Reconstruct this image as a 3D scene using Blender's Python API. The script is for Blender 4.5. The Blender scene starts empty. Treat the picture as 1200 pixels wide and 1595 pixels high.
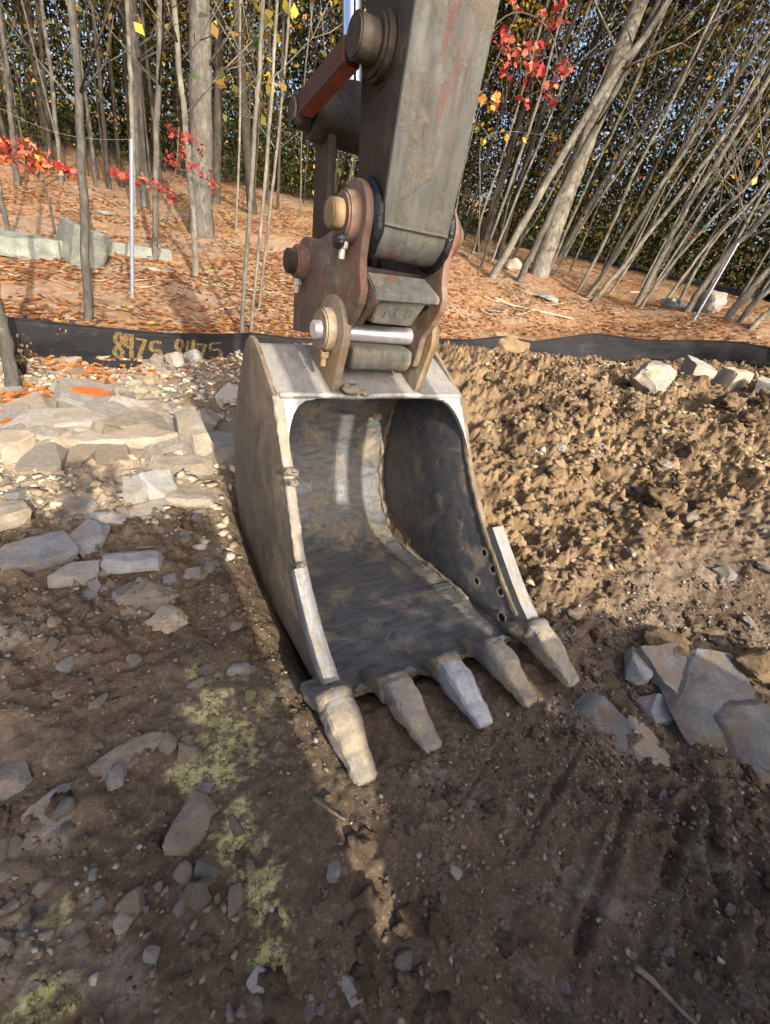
import bpy, bmesh, math, random
import numpy as np
from math import sin, cos, tan, radians, pi, atan2, hypot, sqrt
from mathutils import Vector, Matrix
random.seed(7); rng = np.random.default_rng(7)
sc = bpy.context.scene
COL = sc.collection

# ------------------------------------------------------------------ camera
FPX, PW, PH = 715.0, 1200.0, 1595.0
CX, CY, EYE = 600.0, 797.5, 1.7
NX, NY = -250.0, 1100.0
ROLL = atan2(-NX, NY); PITCH = pi/2 - atan2(hypot(NX, NY), FPX)
Fv = np.array([0, cos(PITCH), -sin(PITCH)]); R0 = np.array([1., 0, 0]); U0 = np.array([0, sin(PITCH), cos(PITCH)])
Rv = cos(ROLL)*R0 + sin(ROLL)*U0; Uv = -sin(ROLL)*R0 + cos(ROLL)*U0
CAMP = np.array([0, 0, EYE])
cam = bpy.data.cameras.new('camera'); camo = bpy.data.objects.new('camera', cam); COL.objects.link(camo)
cam.sensor_fit = 'VERTICAL'; cam.sensor_height = 24; cam.sensor_width = 24*PW/PH; cam.lens = 24*FPX/PH
cam.clip_start = 0.02; cam.clip_end = 500
camo.matrix_world = Matrix(((Rv[0], Uv[0], -Fv[0], 0), (Rv[1], Uv[1], -Fv[1], 0), (Rv[2], Uv[2], -Fv[2], EYE), (0, 0, 0, 1)))
sc.camera = camo

# ------------------------------------------------------------------ light
SUN_EL, ANTI_AZ = radians(30), radians(126.2)
tosun = Vector((-cos(ANTI_AZ)*cos(SUN_EL), -sin(ANTI_AZ)*cos(SUN_EL), sin(SUN_EL)))
world = bpy.data.worlds.new('World'); sc.world = world; world.use_nodes = True
wn = world.node_tree; sky = wn.nodes.new('ShaderNodeTexSky'); sky.sky_type = 'NISHITA'; sky.sun_disc = False
sky.sun_elevation = SUN_EL; sky.sun_rotation = atan2(tosun.x, tosun.y)
sky.air_density = 0.6; sky.dust_density = 5.0; sky.ozone_density = 0.2
wn.links.new(sky.outputs[0], wn.nodes['Background'].inputs[0]); wn.nodes['Background'].inputs[1].default_value = 0.15
sl = bpy.data.lights.new('sun', 'SUN'); slo = bpy.data.objects.new('sun', sl); COL.objects.link(slo)
sl.energy = 3.0; sl.angle = radians(0.5); sl.color = (1.0, 0.88, 0.70)
slo.rotation_euler = tosun.to_track_quat('Z', 'Y').to_euler()
sc.view_settings.view_transform = 'Standard'; sc.view_settings.look = 'None'
sc.view_settings.gamma = 1; sc.view_settings.use_curve_mapping = False
sc.view_settings.exposure = 1.45

# ------------------------------------------------------------------ pixel helpers (a pixel of the photo -> a ray)
def ray(x, y):
    d = Fv + Rv*(x-CX)/FPX - Uv*(y-CY)/FPX
    return d/np.linalg.norm(d)
def atD(x, y, D):                       # the point on that ray at horizontal distance D
    d = ray(x, y); return CAMP + d*(D/hypot(d[0], d[1]))
def gz(x, y, z=0.0):
    d = ray(x, y); return CAMP + d*((z-EYE)/d[2])
AZ = radians(35.45)                     # azimuth of the bucket's own axis
AU = np.array([cos(AZ), sin(AZ), 0]); AV = np.array([-sin(AZ), cos(AZ), 0])
ORG = np.array([0.548, 1.237, 0.0])
def loc(P):
    q = np.asarray(P)-ORG; return float(q@AU), float(q@AV)
def wld(u, v, z=0): return ORG + AU*u + AV*v + np.array([0, 0, z])
def on_u(x, y, u0):                     # pixel meets the plane u = u0 : (u, v, z)
    d = ray(x, y); P0 = ORG + AU*u0; t = ((P0-CAMP)@AU)/(d@AU); P = CAMP+d*t
    return (u0, float((P-ORG)@AV), float(P[2]))

# ------------------------------------------------------------------ numpy noise
def _h(ix, iy, s):
    n = (ix.astype(np.int64)*374761393 + iy.astype(np.int64)*668265263 + s*974634721) & 0xffffffff
    n = ((n ^ (n >> 13))*1274126177) & 0xffffffff
    n = ((n ^ (n >> 15))*2246822519) & 0xffffffff
    return (n ^ (n >> 16))/4294967296.0
def vn(x, y, s=0):
    ix = np.floor(x); iy = np.floor(y); fx = x-ix; fy = y-iy
    fx = fx**3*(fx*(fx*6-15)+10); fy = fy**3*(fy*(fy*6-15)+10)
    a = _h(ix, iy, s); b = _h(ix+1, iy, s); c = _h(ix, iy+1, s); d = _h(ix+1, iy+1, s)
    return (a+(b-a)*fx)*(1-fy)+(c+(d-c)*fx)*fy - .5
def fbm(x, y, s=0, o=4, g=.5):
    r = 0; a = 1
    for k in range(o):
        ca, sa = cos(.6*k+.3), sin(.6*k+.3)
        r = r + a*vn((x*ca-y*sa)*2**k+17*k, (x*sa+y*ca)*2**k-9*k, s+k); a *= g
    return r
def worley(x, y, s=0):
    ix = np.floor(x); iy = np.floor(y); f1 = np.full(x.shape, 9.); idh = np.zeros(x.shape)
    for dx in (-1, 0, 1):
        for dy in (-1, 0, 1):
            jx = ix+dx; jy = iy+dy
            px = jx+_h(jx, jy, s); py = jy+_h(jx, jy, s+11)
            d = (px-x)**2+(py-y)**2; m = d < f1
            f1 = np.where(m, d, f1); idh = np.where(m, _h(jx, jy, s+23), idh)
    return np.sqrt(f1), idh
def sst(a, b, x):
    t = np.clip((x-a)/(b-a), 0, 1); return t*t*(3-2*t)

# ------------------------------------------------------------------ the lie of the land
ctrl = [(-1, .3, 0), (1.5, .3, 0), (0, .3, 0), (.14, .9, 0), (1.06, 1.56, 0), (2, .9, .02), (-1, 1, 0), (-1.5, 2, .0), (-2.2, 1.2, .0), (1.2, 2.1, .02),
        (0, -1.5, 0), (2, -2, 0), (-2, -2, 0), (0, -6, 0), (5, -5, 0), (-6, -5, 0), (-5, 0, 0), (5, 0, .2), (-5, 2.5, .05), (12, -5, .2), (-12, -5, 0), (-14, 3, .2), (14, 3, 1.0)]
for px, py, D in [(150, 690, 3.4), (100, 620, 4.1), (60, 560, 5.0), (300, 565, 5.2), (135, 500, 6.0), (60, 400, 8.5), (205, 460, 7.3), (310, 365, 11.5), (50, 280, 15),
                  (380, 520, 6.2), (840, 430, 13), (945, 465, 12.5), (1080, 490, 11.5), (1180, 505, 10.5), (450, 350, 13), (740, 545, 7.2), (920, 548, 8.4), (1100, 552, 8.8),
                  (1200, 565, 8.8), (1010, 590, 6.5), (800, 545, 6.5), (900, 750, 3.6), (1100, 800, 3.8), (1150, 650, 5.5), (880, 850, 2.8), (1190, 1000, 2.9), (760, 600, 5.0), (640, 450, 9.5)]:
    P = atD(px, py, D); ctrl.append(tuple(P))
for a in range(20, 171, 15):
    ctrl.append((24*cos(radians(a)), 24*sin(radians(a)), 1.75)); ctrl.append((60*cos(radians(a)), 60*sin(radians(a)), 4.2))
ctrl = np.array(ctrl)
def _tps(r2): return np.where(r2 > 1e-9, .5*r2*np.log(np.maximum(r2, 1e-9)), 0)
n_ = len(ctrl)
K = _tps((ctrl[:, None, 0]-ctrl[None, :, 0])**2+(ctrl[:, None, 1]-ctrl[None, :, 1])**2) + np.eye(n_)*.35
Pm = np.c_[np.ones(n_), ctrl[:, :2]]
TW = np.linalg.solve(np.block([[K, Pm], [Pm.T, np.zeros((3, 3))]]), np.r_[ctrl[:, 2], 0, 0, 0])
def base_h(x, y):
    r = TW[n_]+TW[n_+1]*x+TW[n_+2]*y
    for i in range(n_):
        r = r+TW[i]*_tps((x-ctrl[i, 0])**2+(y-ctrl[i, 1])**2)
    return r
# silt fence line: (x of the photo, top y, bottom y, horizontal distance)
FEN = [(-140, 484, 560, 4.95), (15, 495, 563, 5.0), (60, 498, 556, 5.0), (150, 508, 553, 5.1), (215, 514, 562, 5.15), (280, 519, 568, 5.2), (330, 521, 560, 5.35), (388, 519, 553, 5.6),
       (450, 527, 553, 5.9), (560, 528, 552, 6.4), (690, 528, 548, 6.95), (742, 529, 545, 7.2), (781, 523, 546, 7.5), (830, 533, 548, 7.8), (862, 528, 549, 8.0), (925, 520, 551, 8.4),
       (975, 526, 550, 8.55), (1010, 530, 549, 8.65), (1080, 530, 553, 8.8), (1140, 532, 560, 8.8), (1205, 542, 572, 8.75), (1330, 560, 610, 8.5)]
fpt = np.array([atD(a, b, D) for a, b, c, D in FEN]); fpb = np.array([atD(a, c, D) for a, b, c, D in FEN])
def fence_y(x): return np.interp(x, fpt[:, 0], fpt[:, 1])
GROOVES = []
for (a, b, c, d, wd, dp) in [(905, 1160, 800, 1340, .018, .03), (980, 1230, 905, 1470, .025, .045), (1060, 1270, 1005, 1500, .03, .05), (1090, 1240, 1140, 1560, .03, .045), (1010, 1240, 1080, 1340, .02, .03),
                         (790, 1140, 720, 1250, .012, .018), (1160, 1330, 1170, 1590, .035, .045), (950, 1340, 880, 1560, .03, .03), (1040, 1480, 1110, 1600, .03, .04)]:
    GROOVES.append((gz(a, b), gz(c, d), wd*.7, dp*.75))
def zones(x, y):
    u = (x-ORG[0])*AU[0]+(y-ORG[1])*AU[1]; v = (x-ORG[0])*AV[0]+(y-ORG[1])*AV[1]
    wob = fbm(x*1.3, y*1.3, 5, 3)*.5
    forest = sst(-.15, .35, y-fence_y(x)+wob*.5)
    spoil = sst(.55, .95, u+wob*.4)*sst(.25, .7, v+wob*.6)*(1-forest)
    rub = sst(1.75, 2.25, y-.25*(x+1.2)+wob*.7)*sst(.55, .75, -u)*(1-forest)  # rubble tan stretched nearer, painting the sunlit ground paler up to the shadow
    return u, v, forest, spoil, rub
def height(x, y, fine=True):
    x = np.asarray(x, float); y = np.asarray(y, float)
    u, v, forest, spoil, rub = zones(x, y)
    h = base_h(x, y)
    # the hollow the bucket has dug itself into
    h = h - (.24*np.exp(-((np.maximum(np.abs(u)-.45, 0))/.16)**2)+.16*(1-sst(.40, .52, np.abs(u))))*sst(.15, .7, v)*(1-sst(1.75, 2.15, v))
    near = (1-forest)
    h = h + near*(.06*fbm(x*1.6, y*1.6, 1, 4)) + forest*.10*fbm(x*.6, y*.6, 3, 4)
    fen_ = sst(-2.2, -.6, y-fence_y(x))
    h = h + spoil*(1-.8*fen_)*(.15*fbm(x*1.7, y*1.7, 41, 3)) - .16*fen_*(1-forest)*sst(.5, 1.5, x)
    for A, B, wd, dp in GROOVES:
        dx, dy = B[0]-A[0], B[1]-A[1]; L = dx*dx+dy*dy
        t = np.clip(((x-A[0])*dx+(y-A[1])*dy)/L, 0, 1)
        ds = np.hypot(x-A[0]-t*dx, y-A[1]-t*dy)+.012*fbm(x*9, y*9, 66, 2)
        h = h - dp*np.exp(-(ds/wd)**2)*(.6+.8*vn(x*6, y*6, 67)) + dp*.45*np.exp(-((ds-1.9*wd)/wd)**2)
    if fine:
        wx = x+.05*fbm(x*7, y*7, 8, 2); wy = y+.05*fbm(x*7, y*7, 9, 2)
        smooth = sst(-.1, .3, fbm(x*.9+3, y*.9, 77, 2)+.1)          # smeared, flatter stretches of dirt
        cl = (1-.65*smooth*(1-spoil))*near
        wx2 = x+.16*fbm(x*3.1, y*3.1, 28, 4, .6); wy2 = y+.16*fbm(x*3.1+7, y*3.1, 29, 4, .6)
        f, i = worley(wx2*7, wy2*7, 1);  h = h + cl*(.024+.018*spoil)*np.maximum(0, .62-f)*(i > .5)*(.4+i)*2
        f, i = worley(wx2*15, wy2*15, 6);  h = h + cl*(.022+.010*spoil)*np.maximum(0, .62-f)*(i > .45)*(.4+i)*2
        f, i = worley(wx*27, wy*27, 2); h = h + cl*(.016+.003*spoil)*np.maximum(0, .65-f)*(i > .35)*2
        f, i = worley(wx*52, wy*52, 3); h = h + cl*.010*np.maximum(0, .65-f)*2
        h = h + near*(.046+.05*spoil)*fbm(x*6, y*6, 20, 6, .66)*(1-.4*smooth) - spoil*.05*np.maximum(0, fbm(x*4.2, y*4.2, 31, 4, .6)-.08)*2 + forest*.03*fbm(x*5, y*5, 21, 3)
    return h
def h1(x, y): return float(height(np.array([x]), np.array([y]))[0])
def hit(px, py):                         # where the pixel's ray meets the ground
    d = ray(px, py); t = np.concatenate([np.arange(.8, 4, .02), np.arange(4, 30, .06)])
    P = CAMP[None]+d[None]*t[:, None]; hh = height(P[:, 0], P[:, 1], False)
    k = np.argmax(P[:, 2] < hh)
    return P[k]

# ------------------------------------------------------------------ materials
def mat(name, build):
    m = bpy.data.materials.new(name); m.use_nodes = True; nt = m.node_tree
    for n in list(nt.nodes): nt.nodes.remove(n)
    out = nt.nodes.new('ShaderNodeOutputMaterial'); b = nt.nodes.new('ShaderNodeBsdfPrincipled')
    nt.links.new(b.outputs[0], out.inputs[0]); build(N(nt), b, out); return m
class N:
    def __init__(s, nt): s.nt = nt
    def new(s, t): return s.nt.nodes.new(t)
    def lk(s, a, b): s.nt.links.new(a, b)
    def co(s, kind='Object', scale=(1, 1, 1)):
        c = s.new('ShaderNodeTexCoord'); m = s.new('ShaderNodeMapping'); m.inputs['Scale'].default_value = scale
        s.lk(c.outputs[kind], m.inputs[0]); return m.outputs[0]
    def noise(s, v, scale, det=6, rough=.6, dist=0):
        n = s.new('ShaderNodeTexNoise'); s.lk(v, n.inputs['Vector'])
        n.inputs['Scale'].default_value = scale; n.inputs['Detail'].default_value = det
        n.inputs['Roughness'].default_value = rough; n.inputs['Distortion'].default_value = dist; return n.outputs[0]
    def voro(s, v, scale, feat='F1', rnd=1):
        n = s.new('ShaderNodeTexVoronoi'); s.lk(v, n.inputs['Vector']); n.inputs['Scale'].default_value = scale
        n.feature = feat; return n
    def ramp(s, f, stops, interp='LINEAR'):
        r = s.new('ShaderNodeValToRGB'); s.lk(f, r.inputs[0]); e = r.color_ramp.elements; r.color_ramp.interpolation = interp
        while len(e) < len(stops): e.new(.5)
        for k, (p, c) in enumerate(stops):
            e[k].position = p
            e[k].color = (c, c, c, 1) if isinstance(c, (int, float)) else (*c, 1)
        return r.outputs[0]
    def mix(s, f, a, b, mode='MIX'):
        m = s.new('ShaderNodeMix'); m.data_type = 'RGBA'; m.blend_type = mode
        for sock, val in ((m.inputs[0], f), (m.inputs[6], a), (m.inputs[7], b)):
            if isinstance(val, (int, float)): sock.default_value = val
            elif isinstance(val, tuple): sock.default_value = (*val, 1)
            else: s.lk(val, sock)
        return m.outputs[2]
    def math(s, op, a, b=0.5):
        m = s.new('ShaderNodeMath'); m.operation = op
        for sock, val in ((m.inputs[0], a), (m.inputs[1], b)):
            if isinstance(val, (int, float)): sock.default_value = val
            else: s.lk(val, sock)
        return m.outputs[0]
    def attr(s, name):
        a = s.new('ShaderNodeAttribute'); a.attribute_name = name; return a
    def bump(s, h, strength, dist, prev=None):
        b = s.new('ShaderNodeBump'); s.lk(h, b.inputs['Height']); b.inputs['Strength'].default_value = strength
        b.inputs['Distance'].default_value = dist
        if prev is not None: s.lk(prev, b.inputs['Normal'])
        return b.outputs[0]

def m_ground(n, b, o):
    v = n.co('Object'); z = n.attr('zone'); sep = n.new('ShaderNodeSeparateColor'); n.lk(z.outputs['Color'], sep.inputs[0])
    fo, sp, ru = sep.outputs[0], sep.outputs[1], sep.outputs[2]
    big = n.noise(v, 1.1, 5, .6, .4); mid = n.noise(v, 6, 8, .7); fin = n.noise(v, 70, 8, .78)
    wet = n.ramp(n.mix(.4, n.mix(.5, big, mid), fin), [(.38, (.058, .038, .024)), (.5, (.122, .088, .058)), (.62, (.225, .172, .12))])
    grit = n.voro(v, 70); gr = n.ramp(grit.outputs[1], [(.0, (.08, .056, .038)), (.62, (.16, .12, .082)), (.85, (.28, .235, .18)), (1, (.42, .37, .30))])
    wet = n.mix(n.ramp(fin, [(.46, 0), (.62, .55)]), wet, gr)
    dry = n.ramp(n.mix(.5, mid, fin), [(.36, (.08, .052, .027)), (.5, (.205, .143, .082)), (.64, (.335, .25, .157))])
    dry = n.mix(n.ramp(n.noise(v, 1.3, 6, .65, .6), [(.44, .85), (.60, 0)]), dry, n.ramp(n.mix(.5, mid, fin), [(.36, (.05, .031, .016)), (.5, (.135, .09, .05)), (.64, (.235, .168, .10))]))
    rub = n.ramp(n.mix(.5, mid, fin), [(.36, (.15, .115, .08)), (.5, (.26, .21, .15)), (.64, (.38, .325, .25))])
    lv = n.voro(v, 16); lv2 = n.voro(v, 30)
    lf = n.mix(.5, lv.outputs[1], lv2.outputs[1])
    leaf = n.ramp(lf, [(.2, (.07, .042, .027)), (.42, (.21, .10, .045)), (.6, (.28, .165, .085)), (.78, (.25, .185, .13)), (.95, (.38, .30, .225))])
    leaf = n.mix(n.ramp(n.noise(v, .9, 6, .65), [(.48, 0), (.60, .6)]), leaf, n.ramp(fin, [(.36, (.12, .09, .068)), (.5, (.25, .20, .155)), (.64, (.36, .30, .24))]))
    leaf = n.mix(n.ramp(n.noise(v, 1.7, 4), [(.62, 0), (.7, .6)]), leaf, (.16, .17, .05))
    wet = n.mix(n.ramp(n.noise(v, 3.3, 8, .72, .5), [(.55, 0), (.62, .7)]), wet, n.ramp(fin, [(.36, (.15, .125, .098)), (.6, (.30, .26, .21))]))
    c = n.mix(sp, wet, dry); c = n.mix(ru, c, rub); c = n.mix(fo, c, leaf)
    pt = n.attr('paint').outputs['Fac']
    pm = n.math('MULTIPLY', pt, n.ramp(n.noise(v, 34, 8, .88), [(.455, 0), (.515, .95)]))
    c = n.mix(pm, c, n.ramp(fin, [(.4, (.44, .39, .14)), (.65, (.68, .64, .34))]))
    n.lk(c, b.inputs['Base Color'])
    n.lk(n.ramp(mid, [(.35, .72), (.6, .95)]), b.inputs['Roughness']); b.inputs['Specular IOR Level'].default_value = .25
    bp = n.bump(n.noise(v, 55, 8, .72), .7, .014); bp = n.bump(n.noise(v, 170, 5, .7), .7, .006, bp)
    n.lk(bp, b.inputs['Normal'])
M = {}
M['ground'] = mat('soil', m_ground)

def m_rock(c0, c1, c2, rust=(.30, .20, .12), mud=(.30, .235, .165), mudamt=.5):
    def f(n, b, o):
        v = n.co('Object'); oi = n.new('ShaderNodeObjectInfo')
        a = n.new('ShaderNodeVectorMath'); n.lk(v, a.inputs[0]); cb = n.new('ShaderNodeCombineXYZ')
        n.lk(n.math('MULTIPLY', oi.outputs['Random'], 37.), cb.inputs[0]); n.lk(cb.outputs[0], a.inputs[1]); v = a.outputs[0]
        big = n.noise(v, 5, 6, .6, .5); fin = n.noise(v, 60, 8, .78)
        c = n.ramp(n.mix(.45, big, fin), [(.36, c0), (.5, c1), (.64, c2)])
        c = n.mix(n.ramp(n.noise(v, 9, 5), [(.58, 0), (.7, .6)]), c, rust)
        c = n.mix(n.math('MULTIPLY', n.ramp(n.noise(v, 7, 7, .7), [(.48, 0), (.58, 1)]), mudamt), c, mud)
        hs = n.new('ShaderNodeHueSaturation'); n.lk(c, hs.inputs['Color'])
        n.lk(n.math('ADD', n.math('MULTIPLY', oi.outputs['Random'], .5), .75), hs.inputs['Value']); n.lk(hs.outputs[0], b.inputs['Base Color'])
        b.inputs['Roughness'].default_value = .85; b.inputs['Specular IOR Level'].default_value = .25
        st = n.co('Object', (3, 3, 14)); bp = n.bump(n.noise(v, 26, 10, .75), .8, .02); bp = n.bump(n.noise(st, 5, 7, .7), .6, .015, bp); bp = n.bump(n.noise(v, 110, 4, .7), .6, .004, bp); n.lk(bp, b.inputs['Normal'])
    return f
M['rock_grey'] = mat('grey_schist', m_rock((.15, .15, .145), (.25, .245, .235), (.37, .36, .34), mudamt=.6))
M['rock_blue'] = mat('blue_grey_schist', m_rock((.14, .155, .17), (.24, .255, .27), (.34, .35, .36), mudamt=.5))
M['rock_tan'] = mat('tan_rubble', m_rock((.17, .145, .11), (.29, .255, .205), (.41, .37, .305), mudamt=.5))
M['rock_pale'] = mat('pale_stone', m_rock((.18, .175, .16), (.265, .255, .235), (.35, .34, .31), mudamt=.7))
M['clod'] = mat('dry_clod', m_rock((.19, .16, .125), (.27, .235, .19), (.35, .31, .26), rust=(.24, .185, .13), mudamt=.8))
M['earth'] = mat('brown_earth_lump', m_rock((.075, .048, .026), (.16, .11, .063), (.26, .193, .117), rust=(.11, .072, .038), mud=(.2, .143, .082), mudamt=.7))
M['muddy_rock'] = mat('mud_smeared_bedrock', m_rock((.09, .095, .10), (.17, .175, .18), (.27, .27, .265), rust=(.2, .15, .10), mud=(.19, .145, .10), mudamt=.9))
M['mossy'] = mat('lichen_slab', m_rock((.10, .11, .10), (.17, .185, .165), (.27, .285, .255), rust=(.20, .22, .13), mudamt=0))

def m_metal(c0, c1, metal, rough, mud=(.34, .275, .195), mudlo=.5, mudhi=.6, scale=3, stretch=(1, 1, 1), scratch=0, bumpd=.004, extra=None):
    def f(n, b, o):
        v = n.co('Object'); vs = n.co('Object', stretch)
        c = n.ramp(n.noise(vs, scale*2.2, 8, .7), [(.34, c0), (.66, c1)])
        if extra:
            for sc_, lo, hi, col, amt in extra:
                c = n.mix(n.math('MULTIPLY', n.ramp(n.noise(vs, sc_, 8, .72, .3), [(lo, 0), (hi, 1)]), amt), c, col)
        if scratch:
            w = n.noise(n.co('Object', (40, 4, 4)), 3, 5, .7, 1.5)
            c = n.mix(n.ramp(w, [(.58, 0), (.68, scratch)]), c, (.50, .48, .45))
        mk = n.ramp(n.noise(v, scale, 10, .72, .35), [(mudlo, 0), (mudhi, 1)])
        mc = n.ramp(n.noise(v, 26, 8, .7), [(.35, tuple(x*.72 for x in mud)), (.65, tuple(x*1.15 for x in mud))])
        n.lk(n.mix(mk, c, mc), b.inputs['Base Color'])
        n.lk(n.math('MULTIPLY', n.math('SUBTRACT', 1., mk), metal), b.inputs['Metallic'])
        n.lk(n.mix(mk, n.ramp(n.noise(vs, scale*5, 6), [(.3, rough-.1), (.7, rough+.14)]), (.92, .92, .92)), b.inputs['Roughness'])
        b.inputs['Specular IOR Level'].default_value = .35
        bp = n.bump(mk, .55, .006); bp = n.bump(n.noise(vs, 42, 9, .72), .5, bumpd, bp); bp = n.bump(n.noise(v, 150, 4, .6), .35, .002, bp); n.lk(bp, b.inputs['Normal'])
    return f
RUST = (.16, .085, .045)
M['b_in'] = mat('worn_bucket_steel', m_metal((.075, .081, .09), (.17, .176, .187), .4, .5, mud=(.225, .195, .15), mudlo=.49, mudhi=.60, scale=4.2, stretch=(.8, 3, 3), scratch=.35, extra=[(7, .55, .66, (.05, .055, .065), .7)]))
M['b_side'] = mat('muddy_side_plate', m_metal((.075, .06, .046), (.14, .113, .083), .1, .65, mud=(.215, .165, .11), mudlo=.42, mudhi=.62, scale=4, extra=[(5, .58, .7, RUST, .4), (11, .58, .68, (.08, .07, .06), .6)]))
M['b_inside'] = mat('dark_inner_plate', m_metal((.085, .087, .092), (.16, .16, .163), .3, .52, mud=(.27, .225, .165), mudlo=.53, mudhi=.63, scale=4.2, stretch=(1, 1.6, 1.6), extra=[(6, .6, .7, RUST, .5)]))
M['b_lip'] = mat('scuffed_lip_steel', m_metal((.24, .235, .225), (.37, .365, .35), .35, .5, mud=(.33, .28, .205), mudlo=.56, mudhi=.68, scale=6, stretch=(3, 1, 1), extra=[(9, .58, .68, (.2, .14, .09), .45)]))
M['tooth'] = mat('muddy_tooth', m_metal((.17, .16, .145), (.30, .285, .255), .15, .62, mud=(.32, .27, .195), mudlo=.44, mudhi=.56, scale=7))
M['adapter'] = mat('scraped_adapter_steel', m_metal((.10, .098, .092), (.20, .19, .172), .2, .6, mud=(.27, .22, .155), mudlo=.45, mudhi=.58, scale=8, extra=[(16, .56, .66, RUST, .5)]))
M['polish'] = mat('polished_wear_steel', m_metal((.28, .29, .31), (.40, .41, .43), .35, .5, mud=(.40, .34, .25), mudlo=.60, mudhi=.68, scale=6, stretch=(4, .6, .6)))
M['cutter'] = mat('scuffed_cutter_steel', m_metal((.20, .20, .20), (.33, .33, .335), .3, .55, mud=(.30, .24, .165), mudlo=.50, mudhi=.62, scale=7, stretch=(4, .6, .6)))
M['ear'] = mat('yellowed_ear_plate', m_metal((.20, .135, .06), (.28, .20, .105), .12, .65, mud=(.26, .215, .16), mudlo=.44, mudhi=.60, scale=6, extra=[(11, .55, .66, RUST, .6)]))
M['coupler'] = mat('coupler_paint', m_metal((.085, .062, .046), (.165, .125, .092), .1, .65, mud=(.24, .19, .135), mudlo=.5, mudhi=.66, scale=5, extra=[(3.2, .50, .60, (.20, .050, .038), .45), (9, .52, .66, RUST, .6), (14, .6, .7, (.10, .08, .065), .6)]))
M['stick'] = mat('worn_stick_paint', m_metal((.095, .10, .088), (.20, .20, .175), .1, .6, mud=(.22, .19, .14), mudlo=.50, mudhi=.62, scale=7, stretch=(1.3, 1.3, .28), extra=[(4.5, .54, .62, (.20, .055, .045), .65), (14, .57, .66, (.10, .095, .085), .75), (30, .6, .68, (.33, .32, .285), .5)]))
M['stick_dark'] = mat('greasy_dark_paint', m_metal((.022, .017, .013), (.048, .036, .027), .1, .6, mud=(.095, .072, .052), mudlo=.56, mudhi=.68, scale=4, extra=[(7, .6, .68, (.02, .018, .016), .8)]))
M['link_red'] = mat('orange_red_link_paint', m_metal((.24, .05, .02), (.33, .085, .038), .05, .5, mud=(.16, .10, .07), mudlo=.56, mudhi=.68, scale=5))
M['link_shaded'] = mat('grimy_shaded_link_side', m_metal((.05, .018, .01), (.10, .032, .017), .05, .55, mud=(.07, .05, .035), mudlo=.5, mudhi=.66, scale=5))  # link red painted darker for the side the sun only grazes, plus grime
M['grease'] = mat('black_grease', lambda n, b, o: (b.inputs['Base Color'].__setattr__('default_value', (.008, .009, .012, 1)), b.inputs['Roughness'].__setattr__('default_value', .22),
    n.lk(n.bump(n.noise(n.co('Object'), 38, 6, .6), .9, .015), b.inputs['Normal'])) and None)
def m_plain(col, rough=.6, metal=0., var=.25, scale=30, bumpd=.003):
    def f(n, b, o):
        v = n.co('Object'); n.lk(n.ramp(n.noise(v, scale, 7, .7), [(.3, tuple(c*(1-var) for c in col)), (.7, tuple(min(1, c*(1+var)) for c in col))]), b.inputs['Base Color'])
        b.inputs['Roughness'].default_value = rough; b.inputs['Metallic'].default_value = metal
        n.lk(n.bump(n.noise(v, scale*2, 6), .5, bumpd), b.inputs['Normal'])
    return f
M['chrome'] = mat('chromed_steel', m_plain((.72, .74, .78), .14, 1., .05, 20, .0005))
M['pin'] = mat('worn_pin_steel', m_plain((.74, .76, .80), .36, .7, .2, 25, .001))
M['bolt'] = mat('bolt_steel', m_plain((.42, .40, .36), .5, .4))
M['hole'] = mat('hole_black', m_plain((.012, .011, .010), .9))
M['ring'] = mat('hole_rim_mud', m_plain((.50, .41, .28), .9))
M['body'] = mat('machine_paint', m_plain((.42, .12, .04), .4))
M['rubber'] = mat('track_steel', m_plain((.06, .055, .05), .8))
M['glassy'] = mat('cab_glass', m_plain((.03, .035, .04), .1, 0, .1))
M['skin'] = mat('skin', m_plain((.48, .31, .23), .6, 0, .1)); M['jacket'] = mat('dark_jacket', m_plain((.04, .05, .07), .85)); M['jeans'] = mat('blue_jeans', m_plain((.06, .08, .13), .85)); M['hair'] = mat('brown_hair', m_plain((.05, .03, .02), .7))
M['phone'] = mat('phone_black', m_plain((.01, .01, .01), .25, 0, .1))
def m_bark(c0, c1, c2):
    def f(n, b, o):
        v = n.co('Object', (1, 1, .22)); v2 = n.co('Object'); oi = n.new('ShaderNodeObjectInfo')
        c = n.ramp(n.mix(.5, n.noise(v, 26, 8, .75, .6), n.noise(v2, 5, 6, .7)), [(.35, c0), (.52, c1), (.66, c2)])
        hs = n.new('ShaderNodeHueSaturation'); n.lk(c, hs.inputs['Color'])
        n.lk(n.math('ADD', n.math('MULTIPLY', oi.outputs['Random'], .4), .8), hs.inputs['Value']); n.lk(hs.outputs[0], b.inputs['Base Color'])
        b.inputs['Roughness'].default_value = .9; b.inputs['Specular IOR Level'].default_value = .2
        n.lk(n.bump(n.noise(v, 30, 8, .7), .9, .03), b.inputs['Normal'])
    return f
M['bark_pale'] = mat('pale_bark', m_bark((.05, .046, .039), (.145, .135, .112), (.25, .235, .198)))
M['bark_grey'] = mat('grey_bark', m_bark((.032, .03, .026), (.088, .083, .073), (.165, .157, .14)))
M['bark_dark'] = mat('dark_bark', m_bark((.018, .016, .013), (.045, .039, .032), (.09, .08, .066)))
M['wood_pale'] = mat('bleached_wood', m_bark((.16, .135, .10), (.27, .23, .175), (.38, .335, .265)))
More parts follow.
